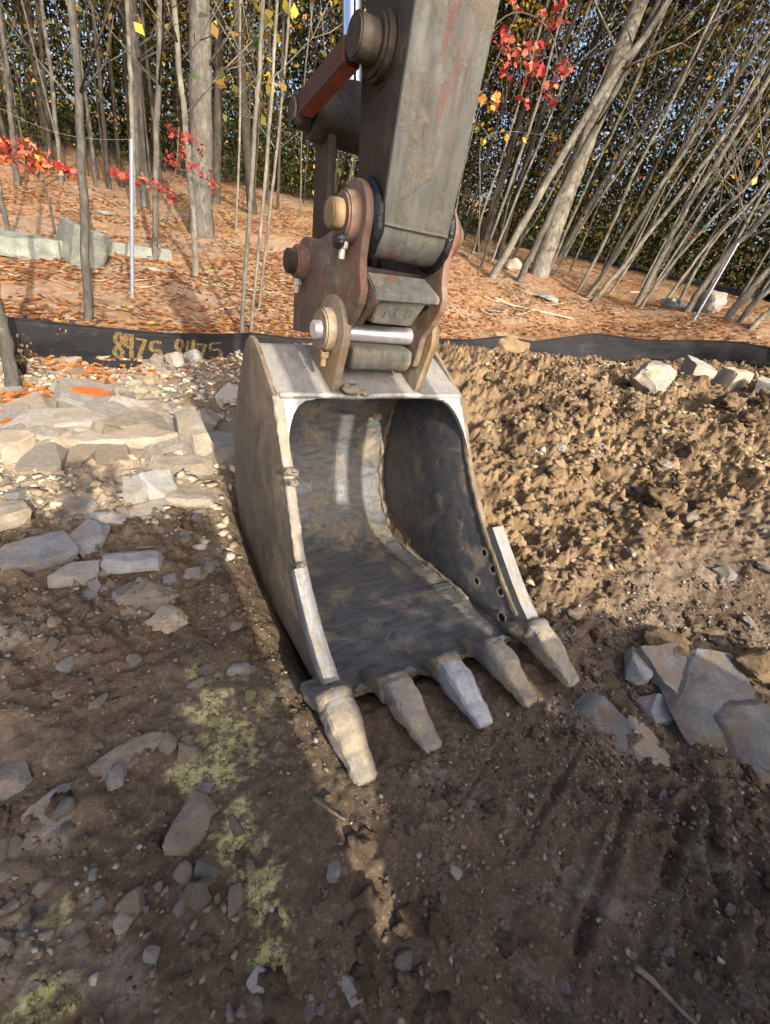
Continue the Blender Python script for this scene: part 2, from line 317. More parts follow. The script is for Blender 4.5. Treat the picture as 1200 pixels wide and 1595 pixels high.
def m_leaf(n, b, o):
    a = n.attr('leafcol'); n.lk(a.outputs['Color'], b.inputs['Base Color']); b.inputs['Roughness'].default_value = .55; b.inputs['Specular IOR Level'].default_value = .3
    t = n.new('ShaderNodeBsdfTranslucent'); n.lk(a.outputs['Color'], t.inputs[0]); mx = n.new('ShaderNodeMixShader'); mx.inputs[0].default_value = .35
    n.lk(b.outputs[0], mx.inputs[1]); n.lk(t.outputs[0], mx.inputs[2]); n.lk(mx.outputs[0], o.inputs[0])
M['leaf'] = mat('leaf', m_leaf)
def m_fabric(n, b, o):
    v = n.co('UV', (1, 1, 1)); 
    w = n.noise(n.co('UV', (.6, 30, 1)), 3, 5, .6); w2 = n.noise(n.co('UV', (3, 3, 1)), 2, 6, .7)
    c = n.ramp(w, [(.4, (.012, .013, .016)), (.62, (.017, .018, .021)), (.78, (.09, .095, .105))])
    c = n.mix(n.ramp(w2, [(.54, 0), (.68, .3)]), c, (.09, .08, .065))
    n.lk(c, b.inputs['Base Color']); b.inputs['Roughness'].default_value = .75; b.inputs['Specular IOR Level'].default_value = .15
    n.lk(n.bump(n.noise(n.co('UV', (1.5, 14, 1)), 4, 6), .5, .02), b.inputs['Normal'])
M['fabric'] = mat('black_silt_fabric', m_fabric)
def m_spray(n, b, o):
    v = n.co('Object'); n.lk(n.ramp(n.noise(v, 25, 5), [(.3, (.17, .115, .035)), (.7, (.27, .185, .065))]), b.inputs['Base Color']); b.inputs['Roughness'].default_value = .8
    t = n.new('ShaderNodeBsdfTransparent'); mx = n.new('ShaderNodeMixShader'); n.lk(n.ramp(n.noise(v, 60, 6, .8), [(.36, .12), (.6, .72)]), mx.inputs[0])
    n.lk(t.outputs[0], mx.inputs[1]); n.lk(b.outputs[0], mx.inputs[2]); n.lk(mx.outputs[0], o.inputs[0])
M['spray'] = mat('ochre_spray_paint', m_spray)
M['orange'] = mat('orange_spray_paint', m_plain((.42, .085, .015), .85, 0, .3, 18))
M['stake'] = mat('galvanised_stake', m_plain((.20, .23, .28), .5, .4)); M['line'] = mat('grey_string', m_plain((.20, .19, .18), .8))
M['moss'] = mat('grass_green', m_plain((.12, .16, .03), .8))

# ------------------------------------------------------------------ object helpers
def link(o, parent=None):
    COL.objects.link(o)
    if parent is not None: o.parent = parent
    return o
def tag(o, label=None, cat=None, group=None, kind=None):
    if label: o['label'] = label
    if cat: o['category'] = cat
    if group: o['group'] = group
    if kind: o['kind'] = kind
    return o
def empty(name, p, rz=0.):
    o = bpy.data.objects.new(name, None); o.empty_display_size = .1; o.location = p; o.rotation_euler = (0, 0, rz); return link(o)
def bm_obj(name, bm, m, parent=None, smooth=True, angle=35):
    me = bpy.data.meshes.new(name); bmesh.ops.recalc_face_normals(bm, faces=bm.faces); bm.to_mesh(me); bm.free()
    return me_obj(name, me, m, parent, smooth, angle)
def me_obj(name, me, m, parent=None, smooth=True, angle=35):
    for mm in (m if isinstance(m, (list, tuple)) else [m]): me.materials.append(mm)
    if smooth:
        me.polygons.foreach_set('use_smooth', np.ones(len(me.polygons), bool))
        if angle < 180: me.set_sharp_from_angle(angle=radians(angle))
    return link(bpy.data.objects.new(name, me), parent)
def np_mesh(name, V, Fq, col=None, uv=None):
    V = np.asarray(V, np.float32); Fq = np.asarray(Fq, np.int32); k = Fq.shape[1]; me = bpy.data.meshes.new(name)
    me.vertices.add(len(V)); me.vertices.foreach_set('co', V.ravel()); me.loops.add(Fq.size); me.loops.foreach_set('vertex_index', Fq.ravel())
    me.polygons.add(len(Fq)); me.polygons.foreach_set('loop_start', np.arange(0, Fq.size, k, dtype=np.int32))
    if col is not None:
        a = me.color_attributes.new('leafcol', 'FLOAT_COLOR', 'CORNER')
        c = np.ones((len(Fq), k, 4), np.float32); c[:, :, :3] = np.asarray(col, np.float32)[:, None, :]; a.data.foreach_set('color', c.ravel())
    me.update(calc_edges=True); me.validate(); return me
def prism(bm, pts, u0, u1, bev=0., seg=2):                       # (v,z) outline swept from u0 to u1
    vs = [bm.verts.new((u0, a, b)) for a, b in pts]; f = bm.faces.new(vs)
    r = bmesh.ops.extrude_face_region(bm, geom=[f]); nv = [g for g in r['geom'] if isinstance(g, bmesh.types.BMVert)]
    bmesh.ops.translate(bm, verts=nv, vec=(u1-u0, 0, 0))
    if bev:
        es = set()
        for v in vs+nv: es.update(v.link_edges)
        bmesh.ops.bevel(bm, geom=list(es), offset=bev, segments=seg, affect='EDGES', profile=.5, clamp_overlap=True)
def cyl(bm, A, B, r0, r1=None, n=24, cap=True, bev=0.):
    A = Vector(A); B = Vector(B); d = B-A; r1 = r0 if r1 is None else r1
    mtx = Matrix.Translation((A+B)/2) @ d.to_track_quat('Z', 'Y').to_matrix().to_4x4()
    r = bmesh.ops.create_cone(bm, cap_ends=cap, segments=n, radius1=r0, radius2=r1, depth=d.length, matrix=mtx)
    if bev:
        es = {e for v in r['verts'] for e in v.link_edges if len(e.link_faces) == 2 and any(len(f.verts) > 4 for f in e.link_faces)}
        bmesh.ops.bevel(bm, geom=list(es), offset=bev, segments=2, affect='EDGES', clamp_overlap=True)
def box(bm, c, s, rot=None, bev=0.):
    mtx = Matrix.Translation(c) @ (rot.to_4x4() if rot else Matrix()) @ Matrix.Diagonal((*s, 1))
    r = bmesh.ops.create_cube(bm, size=1, matrix=mtx)
    if bev: bmesh.ops.bevel(bm, geom=list({e for v in r['verts'] for e in v.link_edges}), offset=bev, segments=2, affect='EDGES', clamp_overlap=True)
def loft(bm, rings, cap=True):
    R = [[bm.verts.new(p) for p in ring] for ring in rings]; n = len(R[0])
    for a, b in zip(R[:-1], R[1:]):
        for i in range(n): bm.faces.new((a[i], a[(i+1) % n], b[(i+1) % n], b[i]))
    if cap: bm.faces.new(R[0][::-1]); bm.faces.new(R[-1])
def tube(bm, pts, rad, n=8):
    pts = [Vector(p) for p in pts]; rings = []
    rad = rad if isinstance(rad, (list, tuple)) else [rad]*len(pts)
    x = None
    for i, p in enumerate(pts):
        d = (pts[min(i+1, len(pts)-1)]-pts[max(i-1, 0)]).normalized()
        if x is None: x = d.orthogonal().normalized()
        x = (x-d*x.dot(d)).normalized(); y = d.cross(x)
        rings.append([p+(x*cos(2*pi*k/n)+y*sin(2*pi*k/n))*rad[i] for k in range(n)])
    loft(bm, rings)
def arc(c, r, a0, a1, n): return [(c[0]+r*cos(radians(a0+(a1-a0)*k/n)), c[1]+r*sin(radians(a0+(a1-a0)*k/n))) for k in range(n+1)]
def cat(pts, n):                                                 # Catmull-Rom
    pts = [np.array(p, float) for p in pts]; P = [2*pts[0]-pts[1]]+pts+[2*pts[-1]-pts[-2]]; out = []
    for i in range(1, len(P)-2):
        for k in range(n):
            t = k/n; a, b, c, d = P[i-1:i+3]
            out.append(.5*((2*b)+(-a+c)*t+(2*a-5*b+4*c-d)*t*t+(-a+3*b-3*c+d)*t**3))
    return out+[pts[-1]]
def rough(bm, amp, sc_=12, seed=0):
    from mathutils import noise
    for v in bm.verts:
        v.co += noise.noise_vector(v.co*sc_+Vector((seed*7.1, seed*3.3, seed)))*amp
def sub(bm, cuts): bmesh.ops.subdivide_edges(bm, edges=bm.edges[:], cuts=cuts, use_grid_fill=True)

# ------------------------------------------------------------------ ground
def axis(lo, a, b, hi, st, gr):
    m = list(np.arange(a, b, st)); x = a; s = st; L = []
    while x > lo: s = min(s*(gr if s < .08 else 1.05), 1.6); x -= s; L.append(x)
    x = m[-1]; s = st; Rr = []
    while x < hi: s = min(s*(gr if s < .08 else 1.05), 1.6); x += s; Rr.append(x)
    return np.array(L[::-1]+m+Rr)
gx = axis(-70, -2.3, 3.0, 70, .0125, 1.014); gy = axis(-25, -.05, 3.3, 90, .0125, 1.011)
GX, GY = np.meshgrid(gx, gy); X = GX.ravel(); Y = GY.ravel(); Zh = height(X, Y)
nx_, ny_ = len(gx), len(gy); idx = np.arange(nx_*ny_).reshape(ny_, nx_)
quads = np.stack([idx[:-1, :-1], idx[:-1, 1:], idx[1:, 1:], idx[1:, :-1]], -1).reshape(-1, 4)
me = np_mesh('ground', np.c_[X, Y, Zh], quads)
_, _, zf, zs, zr = zones(X, Y)
za = me.color_attributes.new('zone', 'FLOAT_COLOR', 'POINT'); za.data.foreach_set('color', np.c_[zf, zs, zr, np.ones_like(zf)].astype(np.float32).ravel())
pa = np.zeros_like(X)
for px, py, r, st in [(340, 1090, .10, 1), (365, 1140, .09, .9), (320, 1060, .07, .8), (385, 1175, .055, .7), (300, 1215, .07, .9), (335, 1200, .06, 1), (370, 1280, .05, .9), (395, 1330, .065, 1), (385, 1360, .045, .8), (425, 1400, .035, 1), (435, 1440, .035, 1),
                      (440, 1470, .03, .8), (50, 1560, .06, 1), (70, 1440, .05, .7), (410, 1110, .05, .5), (30, 1590, .05, .8)]:
    P = hit(px, py); d = np.hypot(X-P[0], Y-P[1])+.09*fbm(X*12, Y*12, 51, 4, .7); pa = np.maximum(pa, st*(1-sst(r*.45, r*1.05, d)))
at = me.attributes.new('paint', 'FLOAT', 'POINT'); at.data.foreach_set('value', pa.astype(np.float32))
ground = me_obj('ground', me, M['ground'], angle=180); tag(ground, 'churned brown dirt rising to a leaf covered woodland floor', kind='structure')

# ------------------------------------------------------------------ excavator (local axes: u along the bucket pin, v away from the machine, z up)
EX = empty('excavator', tuple(ORG), AZ)
tag(EX, 'muddy excavator arm with its toothed digging bucket resting on the dirt', 'excavator')
HW = .53
front = fR = cat([(1.215, .945), (1.045, .715), (.875, .525), (.68, .36), (.46, .205), (.30, .11), (.23, .07)], 5)
fL = cat([(1.215, .945), (1.06, .752), (.90, .53), (.735, .335), (.50, .175), (.31, .10), (.23, .07)], 5)
outer = cat([(.23, .0), (.42, -.045), (.88, -.125), (1.30, -.215), (1.55, -.19), (1.73, -.07), (1.85, .15), (1.885, .42), (1.84, .68), (1.76, .90), (1.68, 1.02), (1.60, 1.065), (1.50, 1.045), (1.36, 1.0), (1.215, .957)], 6)
def wrap_bm():
    bm = bmesh.new(); n = len(outer); inner = []
    for i, p in enumerate(outer):
        a = outer[max(i-1, 0)]; b = outer[min(i+1, n-1)]; d = (b-a)/np.linalg.norm(b-a); inner.append(p+np.array([-d[1], d[0]])*.028)
    us = np.linspace(-HW+.012, HW-.012, 41); G = []
    for lay in (outer, inner):
        rows = []
        for i, p in enumerate(lay):
            row = []
            for u in us:
                q = p.copy()
                if i == 0: q = q+np.array([.055*(.5-.5*cos(2*pi*(u-.0)/.275))+.014*sin(u*31)+.008*sin(u*77), 0])
                if i == 1: q = q+np.array([.012, 0])
                dent = .004*sin(u*9+i*.35)*sin(i*.5) if 4 < i < 70 else 0
                row.append(bm.verts.new((u, q[0]+dent, q[1]+dent*.6)))
            rows.append(row)
        G.append(rows)
    A, B = G; m = len(us)
    for i in range(n-1):
        for j in range(m-1):
            bm.faces.new((A[i][j], A[i][j+1], A[i+1][j+1], A[i+1][j])); f = bm.faces.new((B[i][j], B[i+1][j], B[i+1][j+1], B[i][j+1]))
            f.material_index = 1
        for j in (0, m-1): bm.faces.new((A[i][j], A[i+1][j], B[i+1][j], B[i][j]))
    for i in (0, n-1):
        for j in range(m-1): bm.faces.new((A[i][j], A[i][j+1], B[i][j+1], B[i][j]))
    return bm
wb = wrap_bm()
nO = len(outer); me = bpy.data.meshes.new('bucket'); bmesh.ops.recalc_face_normals(wb, faces=wb.faces)
for f in wb.faces:
    c = f.calc_center_median()
    if f.material_index == 0 and c.z > .93: f.material_index = 2
wb.to_mesh(me); wb.free()
BK = me_obj('bucket', me, [M['b_side'], M['b_in'], M['b_lip']], EX, angle=40)
for s in (-1, 1):
    front = fL if s < 0 else fR
    bm = bmesh.new(); pts = [tuple(p) for p in outer]
    # side plate outline: rim then wrap, the top corner stands a little proud and round
    ol = [tuple(p) for p in front[::-1]] + [(1.36, 1.01), (1.47, 1.062), (1.56, 1.092), (1.625, 1.092), (1.685, 1.055), (1.735, .985)] + [tuple(p*1.0+np.array([.008, 0])) for p in outer[::-1] if p[0] > 1.70 and p[1] < .92 and p[1] > -.08] + [(p[0], p[1]-.008) for p in outer[::-1] if p[1] <= -.08]+[(.42, -.052), (.25, -.008)]
    o2 = []
    for p in ol:
        if not o2 or hypot(p[0]-o2[-1][0], p[1]-o2[-1][1]) > .012: o2.append(p)
    a, b = (-HW-.006, -HW+.018) if s < 0 else (HW-.018, HW+.006)
    prism(bm, o2, a, b, .004, 2)
    for f in bm.faces:
        nrm = f.normal; c = f.calc_center_median()
        if abs(c.x) < HW-.012 and abs(nrm.x) > .5: f.material_index = 1
    bmesh.ops.recalc_face_normals(bm, faces=bm.faces)
    for f in bm.faces:
        c = f.calc_center_median()
        f.material_index = 1 if (abs(f.normal.x) > .7 and f.normal.x*s < 0) else 0
    sp_ = bm_obj('side_plate', bm, [M['b_side'], M['b_inside']], BK, angle=30)
    # rim bar, a rounded weld-worn edge along the mouth
    bm = bmesh.new(); rings = []; fr = front[:-6]
    for k, p in enumerate(fr):
        d = np.array(fr[min(k+1, len(fr)-1)])-np.array(fr[max(k-1, 0)]); d /= np.linalg.norm(d); nn = np.array([-d[1], d[0]]); nn = nn if nn[0] < 0 else -nn
        a = np.array(p)+nn*.010; b = np.array(p)-nn*.016; wi = .045 if s < 0 else .034
        rings.append([(s*(HW+.010), *b), (s*(HW+.010), *(a-nn*.006)), (s*(HW+.003), *a), (s*(HW+.01-wi), *(a-nn*.002)), (s*(HW+.006-wi), *b)])
    loft(bm, rings); sub(bm, 2); rough(bm, .004, 26, s); rough(bm, .003, 60, s+5); bm_obj('rim', bm, M['tooth'] if s < 0 else M['b_side'], BK, angle=180)
    # gusset in the upper corner of the mouth
    g0 = np.array([1.225, .935]); g1 = np.array([1.02, .68]); bm = bmesh.new(); arcp = []
    for k in range(9):
        a_ = radians(90*k/8); arcp.append((1-sin(a_), 1-cos(a_)))
    tp = [(0, 0)]+[(1-.0*x, y) for x, y in []]
    W_, L_ = .17, .33
    d = (g1-g0)/np.linalg.norm(g1-g0)
    shape = [(0, 0), (W_, 0)] + [(W_*(1-sin(radians(90*k/7))**.8), L_*(1-cos(radians(90*k/7)))*.98+.012) for k in range(0, 8)]
    rings = []
    for off in (0, -.02):
        rings.append([(s*(HW-.02-x), g0[0]+d[0]*y+off*d[1]*-1, g0[1]+d[1]*y+off*d[0]) for x, y in shape])
    loft(bm, rings); bm_obj('gusset', bm, M['b_lip'], BK)
    # side cutter: a thick bar bolted along the lower mouth edge
    bm = bmesh.new(); cp = [(.74, .34), (.62, .255), (.50, .178), (.40, .135), (.30, .10)] if s < 0 else [(.70, .40), (.60, .325), (.48, .24), (.38, .175), (.27, .115)]
    rings = []
    for k, (vv, zz) in enumerate(cp):
        d = np.array(cp[min(k+1, len(cp)-1)])-np.array(cp[max(k-1, 0)]); d /= np.linalg.norm(d); nn = np.array([d[1], -d[0]])   # towards the mouth
        if nn[0] > 0: nn = -nn
        lo = np.array([vv, zz])-nn*.10; hi = np.array([vv, zz])+nn*(.022 if s < 0 else .035)
        ui, uo = s*(HW-(.03 if s < 0 else .012)), s*(HW+(.034 if s < 0 else .072))
        rings.append([(ui, *lo), (uo-s*.02, *lo), (uo, *(lo*.25+hi*.75)), (uo-s*.004, *hi), (ui, *(hi+nn*.004))])
    loft(bm, rings); sub(bm, 2); rough(bm, .003, 20, s+3); bm_obj('side_cutter', bm, M['cutter'], BK, angle=40)
# lip front edge bar
bm = bmesh.new(); tube(bm, [(u, 1.213+.003*sin(u*17), .95+.003*sin(u*11)) for u in np.linspace(-HW+.02, HW-.02, 30)], .016, 8); bm_obj('lip_bar', bm, M['b_lip'], BK, angle=180)
# wear strip welded across the floor
bm = bmesh.new(); 
for k in range(1): box(bm, (0, .80, -.078), (2*HW-.06, .05, .008), Matrix.Rotation(radians(-11), 3, 'X'), .003)
bm_obj('wear_strip', bm, M['b_in'], BK)
# mud caked into the corner between floor and right plate
bm = bmesh.new(); cr = [p for p in outer if (p[0] > .62 and p[1] < .80)]; ins = []
for k, p in enumerate(cr):
    d = np.array(cr[min(k+1, len(cr)-1)])-np.array(cr[max(k-1, 0)]); d /= np.linalg.norm(d); q = np.array(p)+np.array([-d[1], d[0]])*.034; ins.append((HW-.030, q[0], q[1]))
tube(bm, ins, [.006+.022*sin(pi*min(1, (k+1)/len(ins)))**.6*(.75+.4*sin(k*1.7)) for k in range(len(ins))], 10); sub(bm, 2); rough(bm, .012, 18, 4); rough(bm, .006, 45, 7)
bm_obj('caked_mud', bm, M['clod'], BK, angle=180)
# teeth
def sect(u, v, z, w, h, n=14, e=.45):
    return [(u+w/2*math.copysign(abs(cos(2*pi*k/n+.22))**e, cos(2*pi*k/n+.22)), v, z+h/2*math.copysign(abs(sin(2*pi*k/n+.22))**e, sin(2*pi*k/n+.22))) for k in range(n)]
for i, (ub, ut) in enumerate([(-.555, -.54), (-.285, -.245), (-.005, .02), (.265, .29), (.548, .57)]):
    def at_u(v): return ut+(ub-ut)*(v+.06)/.32
    bm = bmesh.new(); big = 1.0 if i in (0, 4) else .95
    R = []
    for v, zt, th, w in [(-.070, .044, .018, .066), (-.058, .056, .04, .086), (-.02, .070, .056, .094), (.02, .082, .072, .096), (.06, .104, .092, .108), (.105, .125, .115, .126), (.15, .138, .128, .128), (.19, .145, .132, .122), (.205, .143, .128, .116)]:
        dz = .02 if i in (0, 4) else 0
        R.append(sect(at_u(v), v, zt+dz*(v+.07)/.27-th/2, w*big, th))
    loft(bm, R); sub(bm, 2); rough(bm, .006, 14, i); rough(bm, .0045, 36, i+9); sub(bm, 1); rough(bm, .003, 80, i+3)
    bm_obj('tooth', bm, [M['tooth'], M['tooth'], M['polish'], M['tooth'], M['tooth']][i], BK, angle=180)
    bm = bmesh.new(); R = []
    for v, zt, th, w in [(.195, .15, .135, .118), (.215, .158, .14, .132), (.235, .155, .138, .128), (.28, .108, .11, .14), (.33, .062, .085, .135), (.38, .012, .06, .115), (.42, -.03, .05, .08)]:
        dz = .02 if i in (0, 4) else -.012
        R.append(sect(at_u(v), v, zt+dz-th/2, w*(1.05 if i in (0, 4) else .95), th))
    loft(bm, R); sub(bm, 2); rough(bm, .009, 13, i+20); rough(bm, .005, 40, i+2); bm_obj('tooth_adapter', bm, M['adapter'], BK, angle=180)
# bolt holes seen inside the right plate
for px, py in [(755, 861), (768, 887), (743, 905), (780, 922), (782, 962)]:
    _, v_, z_ = on_u(px, py, HW-.02); bm = bmesh.new(); rr = .024 if py < 950 else .03
    pr = [(HW-.0185, v_+rr*cos(2*pi*k/20), z_+rr*sin(2*pi*k/20)) for k in range(21)]
    tube(bm, pr, .0075, 6); h_ = bm_obj('bolt_hole', bm, M['ring'], BK, angle=180)
    bm = bmesh.new(); cyl(bm, (HW-.0195, v_, z_), (HW-.0170, v_, z_), rr*.8, n=16)
    for f in bm.faces: f.material_index = 0
    h_.data.materials.append(M['hole']); bm2 = bmesh.new(); bm2.from_mesh(h_.data); k0 = len(bm2.faces)
    cyl(bm2, (HW-.0205, v_, z_), (HW-.0170, v_, z_), rr*.8, n=16); bm2.faces.ensure_lookup_table()
    for f in bm2.faces[k0:]: f.material_index = 1
    bm2.to_mesh(h_.data); bm2.free(); bm.free()
# dried mud left on the steel
def lump(name, par, P, r, seed, m, flat=.55, n=2):
    bm = bmesh.new(); bmesh.ops.create_icosphere(bm, subdivisions=n+1, radius=1)
    rough(bm, .45, 2.1, seed); rough(bm, .2, 5, seed+2)
    bmesh.ops.scale(bm, verts=bm.verts, vec=(r, r, r*flat)); bmesh.ops.translate(bm, verts=bm.verts, vec=P)
    return bm_obj(name, bm, m, par, angle=180)
for k, (px, py, uu, r) in enumerate([(455, 735, None, .028), (457, 752, None, .024), (548, 606, 'lip', .045), (568, 612, 'lip', .025), (595, 735, 'in', .035), (470, 880, None, .016)]):
    if uu is None: p = on_u(px, py, -HW+.0)
    elif uu == 'lip': d = ray(px, py); P0 = ORG+AV*1.2; t = ((P0-CAMP)@AV)/(d@AV); P = CAMP+d*t; p = (float((P-ORG)@AU), 1.2, float(P[2]))
    else: p = (.30, 1.70, .62)
    lump('mud_clump', BK, p, r, k, M['clod'])
# ears
for s in (-1, 1):
    c = (1.33, 1.215); bm = bmesh.new()
    ol = arc(c, .15, 200, -20, 18) + [(1.56, 1.03), (1.50, 1.02), (1.235, .958), (1.225, .985)]
    prism(bm, ol, s*.215, s*.255, .006); e = bm_obj('ear', bm, M['ear'], BK)
    if s > 0:
        pass
    bm = bmesh.new(); cyl(bm, (s*.25, *c), (s*.305, *c), .098, .092, 32, True, .008); rough(bm, .002, 20, s); bm_obj('ear_boss', bm, M['ear'], BK)
    bm = bmesh.new(); prism(bm, [(1.222, .962), (1.15, .90), (1.24, .955), (1.56, 1.075), (1.24, 1.10)][0:1]+[(1.235, 1.08), (1.56, 1.066)], s*.225, s*.245); bm.free()

# ---- quick coupler
CP = None
def plate_bm(u0, u1):
    bm = bmesh.new()
    ol = arc((1.30, 1.66), .136, 195, 30, 22) + [(1.47, 1.60), (1.62, 1.545), (1.80, 1.535)] + arc((1.78, 1.42), .115, 60, -15, 6) + [(1.885, 1.22), (1.865, 1.07), (1.72, 1.10), (1.56, 1.14), (1.44, 1.10), (1.36, 1.06), (1.235, 1.09), (1.22, 1.24), (1.165, 1.31), (1.125, 1.38), (1.12, 1.43), (1.15, 1.48), (1.17, 1.54)]
    prism(bm, ol, u0, u1, .008); return bm
CP = bm_obj('quick_coupler', plate_bm(-.235, -.198), M['coupler'], EX)
bm_obj('coupler_plate', plate_bm(.175, .212), M['coupler'], CP)
for s, ua, ub_ in ((-1, -.222, -.285), (1, .21, .262)):
    bm = bmesh.new(); cyl(bm, (ua, 1.29, 1.66), (ub_, 1.29, 1.66), .098, .09, 32, True, .008); rough(bm, .002, 22, s); bm_obj('boss', bm, M['coupler'], CP)
    bm = bmesh.new(); cyl(bm, (ua, 1.78, 1.42), (ub_, 1.78, 1.42), .085, .078, 32, True, .008); rough(bm, .002, 22, s+4); bm_obj('boss', bm, M['coupler'], CP)
bm = bmesh.new(); cyl(bm, (-.335, 1.29, 1.665), (.30, 1.29, 1.665), .054, n=28, bev=.006); bm_obj('stick_pin', bm, M['ear'], CP)
bm = bmesh.new(); cyl(bm, (-.325, 1.78, 1.42), (.30, 1.78, 1.42), .056, n=28, bev=.006); bm_obj('link_pin', bm, M['stick_dark'], CP)
bm = bmesh.new(); cyl(bm, (-.338, 1.325, 1.215), (.33, 1.325, 1.215), .040, n=28, bev=.004); bm_obj('bucket_pin', bm, M['pin'], CP)
for p, m in (((-.272, 1.26, 1.545), M['bolt']), ((-.272, 1.75, 1.315), M['bolt']), ((-.292, 1.275, 1.10), M['ear'])):
    bm = bmesh.new(); cyl(bm, (p[0], p[1], p[2]+.035), (p[0], p[1], p[2]-.03), .013, n=8); cyl(bm, (p[0], p[1], p[2]+.01), (p[0], p[1], p[2]+.035), .021, n=6); bm_obj('retaining_bolt', bm, m, CP, angle=20)
bm = bmesh.new(); cyl(bm, (-.2265, 1.46, 1.43), (-.222, 1.46, 1.43), .034, n=20); bm_obj('plate_hole', bm, M['stick_dark'], CP)
# grease squeezed out between stick and coupler
for s in (-1, 1):
    bm = bmesh.new(); cyl(bm, (s*.197 if s < 0 else .174, 1.285, 1.66), (s*.168 if s < 0 else .150, 1.285, 1.66), .148, n=40); sub(bm, 1); rough(bm, .007, 25, s); bm_obj('grease_ring', bm, M['grease'], CP, angle=180)
bm = bmesh.new(); tube(bm, [(-.30, 1.22, 1.60), (-.295, 1.25, 1.575), (-.29, 1.29, 1.565), (-.288, 1.33, 1.572)], [.014, .024, .02, .01], 8); rough(bm, .008, 30, 3); bm_obj('grease_blob', bm, M['grease'], CP, angle=180)
# front box with its shelf and lettered block
bm = bmesh.new()
T = [(-.182, 1.20, 1.490), (.125, 1.22, 1.494), (.172, 1.128, 1.434), (-.182, 1.088, 1.430)]
loft(bm, [[(p[0], p[1], p[2]) for p in T], [(p[0], p[1]+.0, p[2]-.03) for p in T]])
bmesh.ops.bevel(bm, geom=bm.edges[:], offset=.006, segments=2, affect='EDGES'); sub(bm, 1); rough(bm, .003, 12, 2); bm_obj('shelf_plate', bm, M['stick'], CP, angle=40)
bm = bmesh.new(); q0 = [(-.138, 1.138, 1.410), (.112, 1.138, 1.410), (.112, 1.28, 1.410), (-.138, 1.28, 1.410)]; q1 = [(-.140, 1.158, 1.298), (.064, 1.158, 1.298), (.064, 1.30, 1.298), (-.140, 1.30, 1.298)]
loft(bm, [q0, q1]); bmesh.ops.bevel(bm, geom=bm.edges[:], offset=.006, segments=2, affect='EDGES'); bm_obj('lettered_block', bm, M['stick'], CP)
cu = bpy.data.curves.new('lettering', 'FONT'); cu.body = 'ACB'; cu.size = .072; cu.extrude = .004; cu.bevel_depth = .001; cu.align_x = 'CENTER'; cu.align_y = 'CENTER'; cu.space_character = 1.15
tmp = link(bpy.data.objects.new('lettering', cu)); bpy.context.view_layer.update()
tme = bpy.data.meshes.new_from_object(tmp.evaluated_get(bpy.context.evaluated_depsgraph_get())); bpy.data.objects.remove(tmp); tme.materials.clear(); tme.materials.append(M['stick']); lt = link(bpy.data.objects.new('lettering', tme), CP)
ex = Vector((1, 0, 0)); ez = Vector((0, .02, -.112)).cross(Vector((1, 0, 0))).normalized()
if ez.y > 0: ez = -ez
ey = ez.cross(ex); lt.matrix_local = Matrix(((ex.x, ey.x, ez.x, -.022), (ex.y, ey.y, ez.y, 1.1495), (ex.z, ey.z, ez.z, 1.350), (0, 0, 0, 1)))
bm = bmesh.new(); prism(bm, [(1.30, 1.50), (1.66, 1.30), (1.80, 1.10), (1.60, 1.08), (1.42, 1.27), (1.30, 1.29)], -.18, .17, .01); bm_obj('cross_web', bm, M['stick_dark'], CP)
bm = bmesh.new(); prism(bm, [(1.26, 1.47), (1.09, 1.425), (1.10, 1.39), (1.22, 1.27), (1.34, 1.28)], -.186, -.150, .006); bm_obj('web_block', bm, M['coupler'], CP)
bm = bmesh.new(); prism(bm, [(1.24, 1.165), (1.235, 1.10), (1.26, 1.055), (1.40, 1.075), (1.55, 1.15), (1.42, 1.175)], -.165, .168, .022, 4); sub(bm, 1); rough(bm, .004, 10, 5); bm_obj('lower_jaw', bm, M['stick'], CP, angle=40)

# ---- stick
def trap(u0, u1, prof, name, m, par, bev=.006):
    bm = bmesh.new(); prism(bm, prof, u0, u1, bev); return bm_obj(name, bm, m, par)
ST = trap(-.145, .130, [(1.172, 1.70), (1.42, 1.70), (1.52, 2.2), (1.62, 3.0), (1.62, 3.55), (1.35, 3.75), (1.17, 3.55), (1.19, 3.0)], 'stick', M['stick_dark'], EX)
bm = bmesh.new(); prism(bm, [(1.148, 1.665), (1.168, 1.665), (1.185, 3.0), (1.165, 3.0)], -.172, .148, .004); bm_obj('front_plate', bm, M['stick'], ST)
for s, a, b in ((-1, -.170, -.142), (1, .126, .146)):
    bm = bmesh.new(); prism(bm, [(1.17, 1.62), (1.38, 1.66), (1.42, 1.80), (1.52, 2.2), (1.62, 3.0), (1.19, 3.0)], a, b, .003); bm_obj('side_wall', bm, M['stick_dark'], ST)
bm = bmesh.new(); cyl(bm, (-.168, 1.285, 1.66), (.150, 1.285, 1.66), .128, n=48, bev=.004); sub(bm, 1); rough(bm, .0015, 16, 4); bm_obj('nose_boss', bm, M['stick'], ST, angle=30)
bm = bmesh.new(); tube(bm, [(u, 1.148, 1.668) for u in np.linspace(-.165, .144, 20)], .007, 6); rough(bm, .002, 40); bm_obj('weld_bead', bm, M['stick'], ST, angle=180)
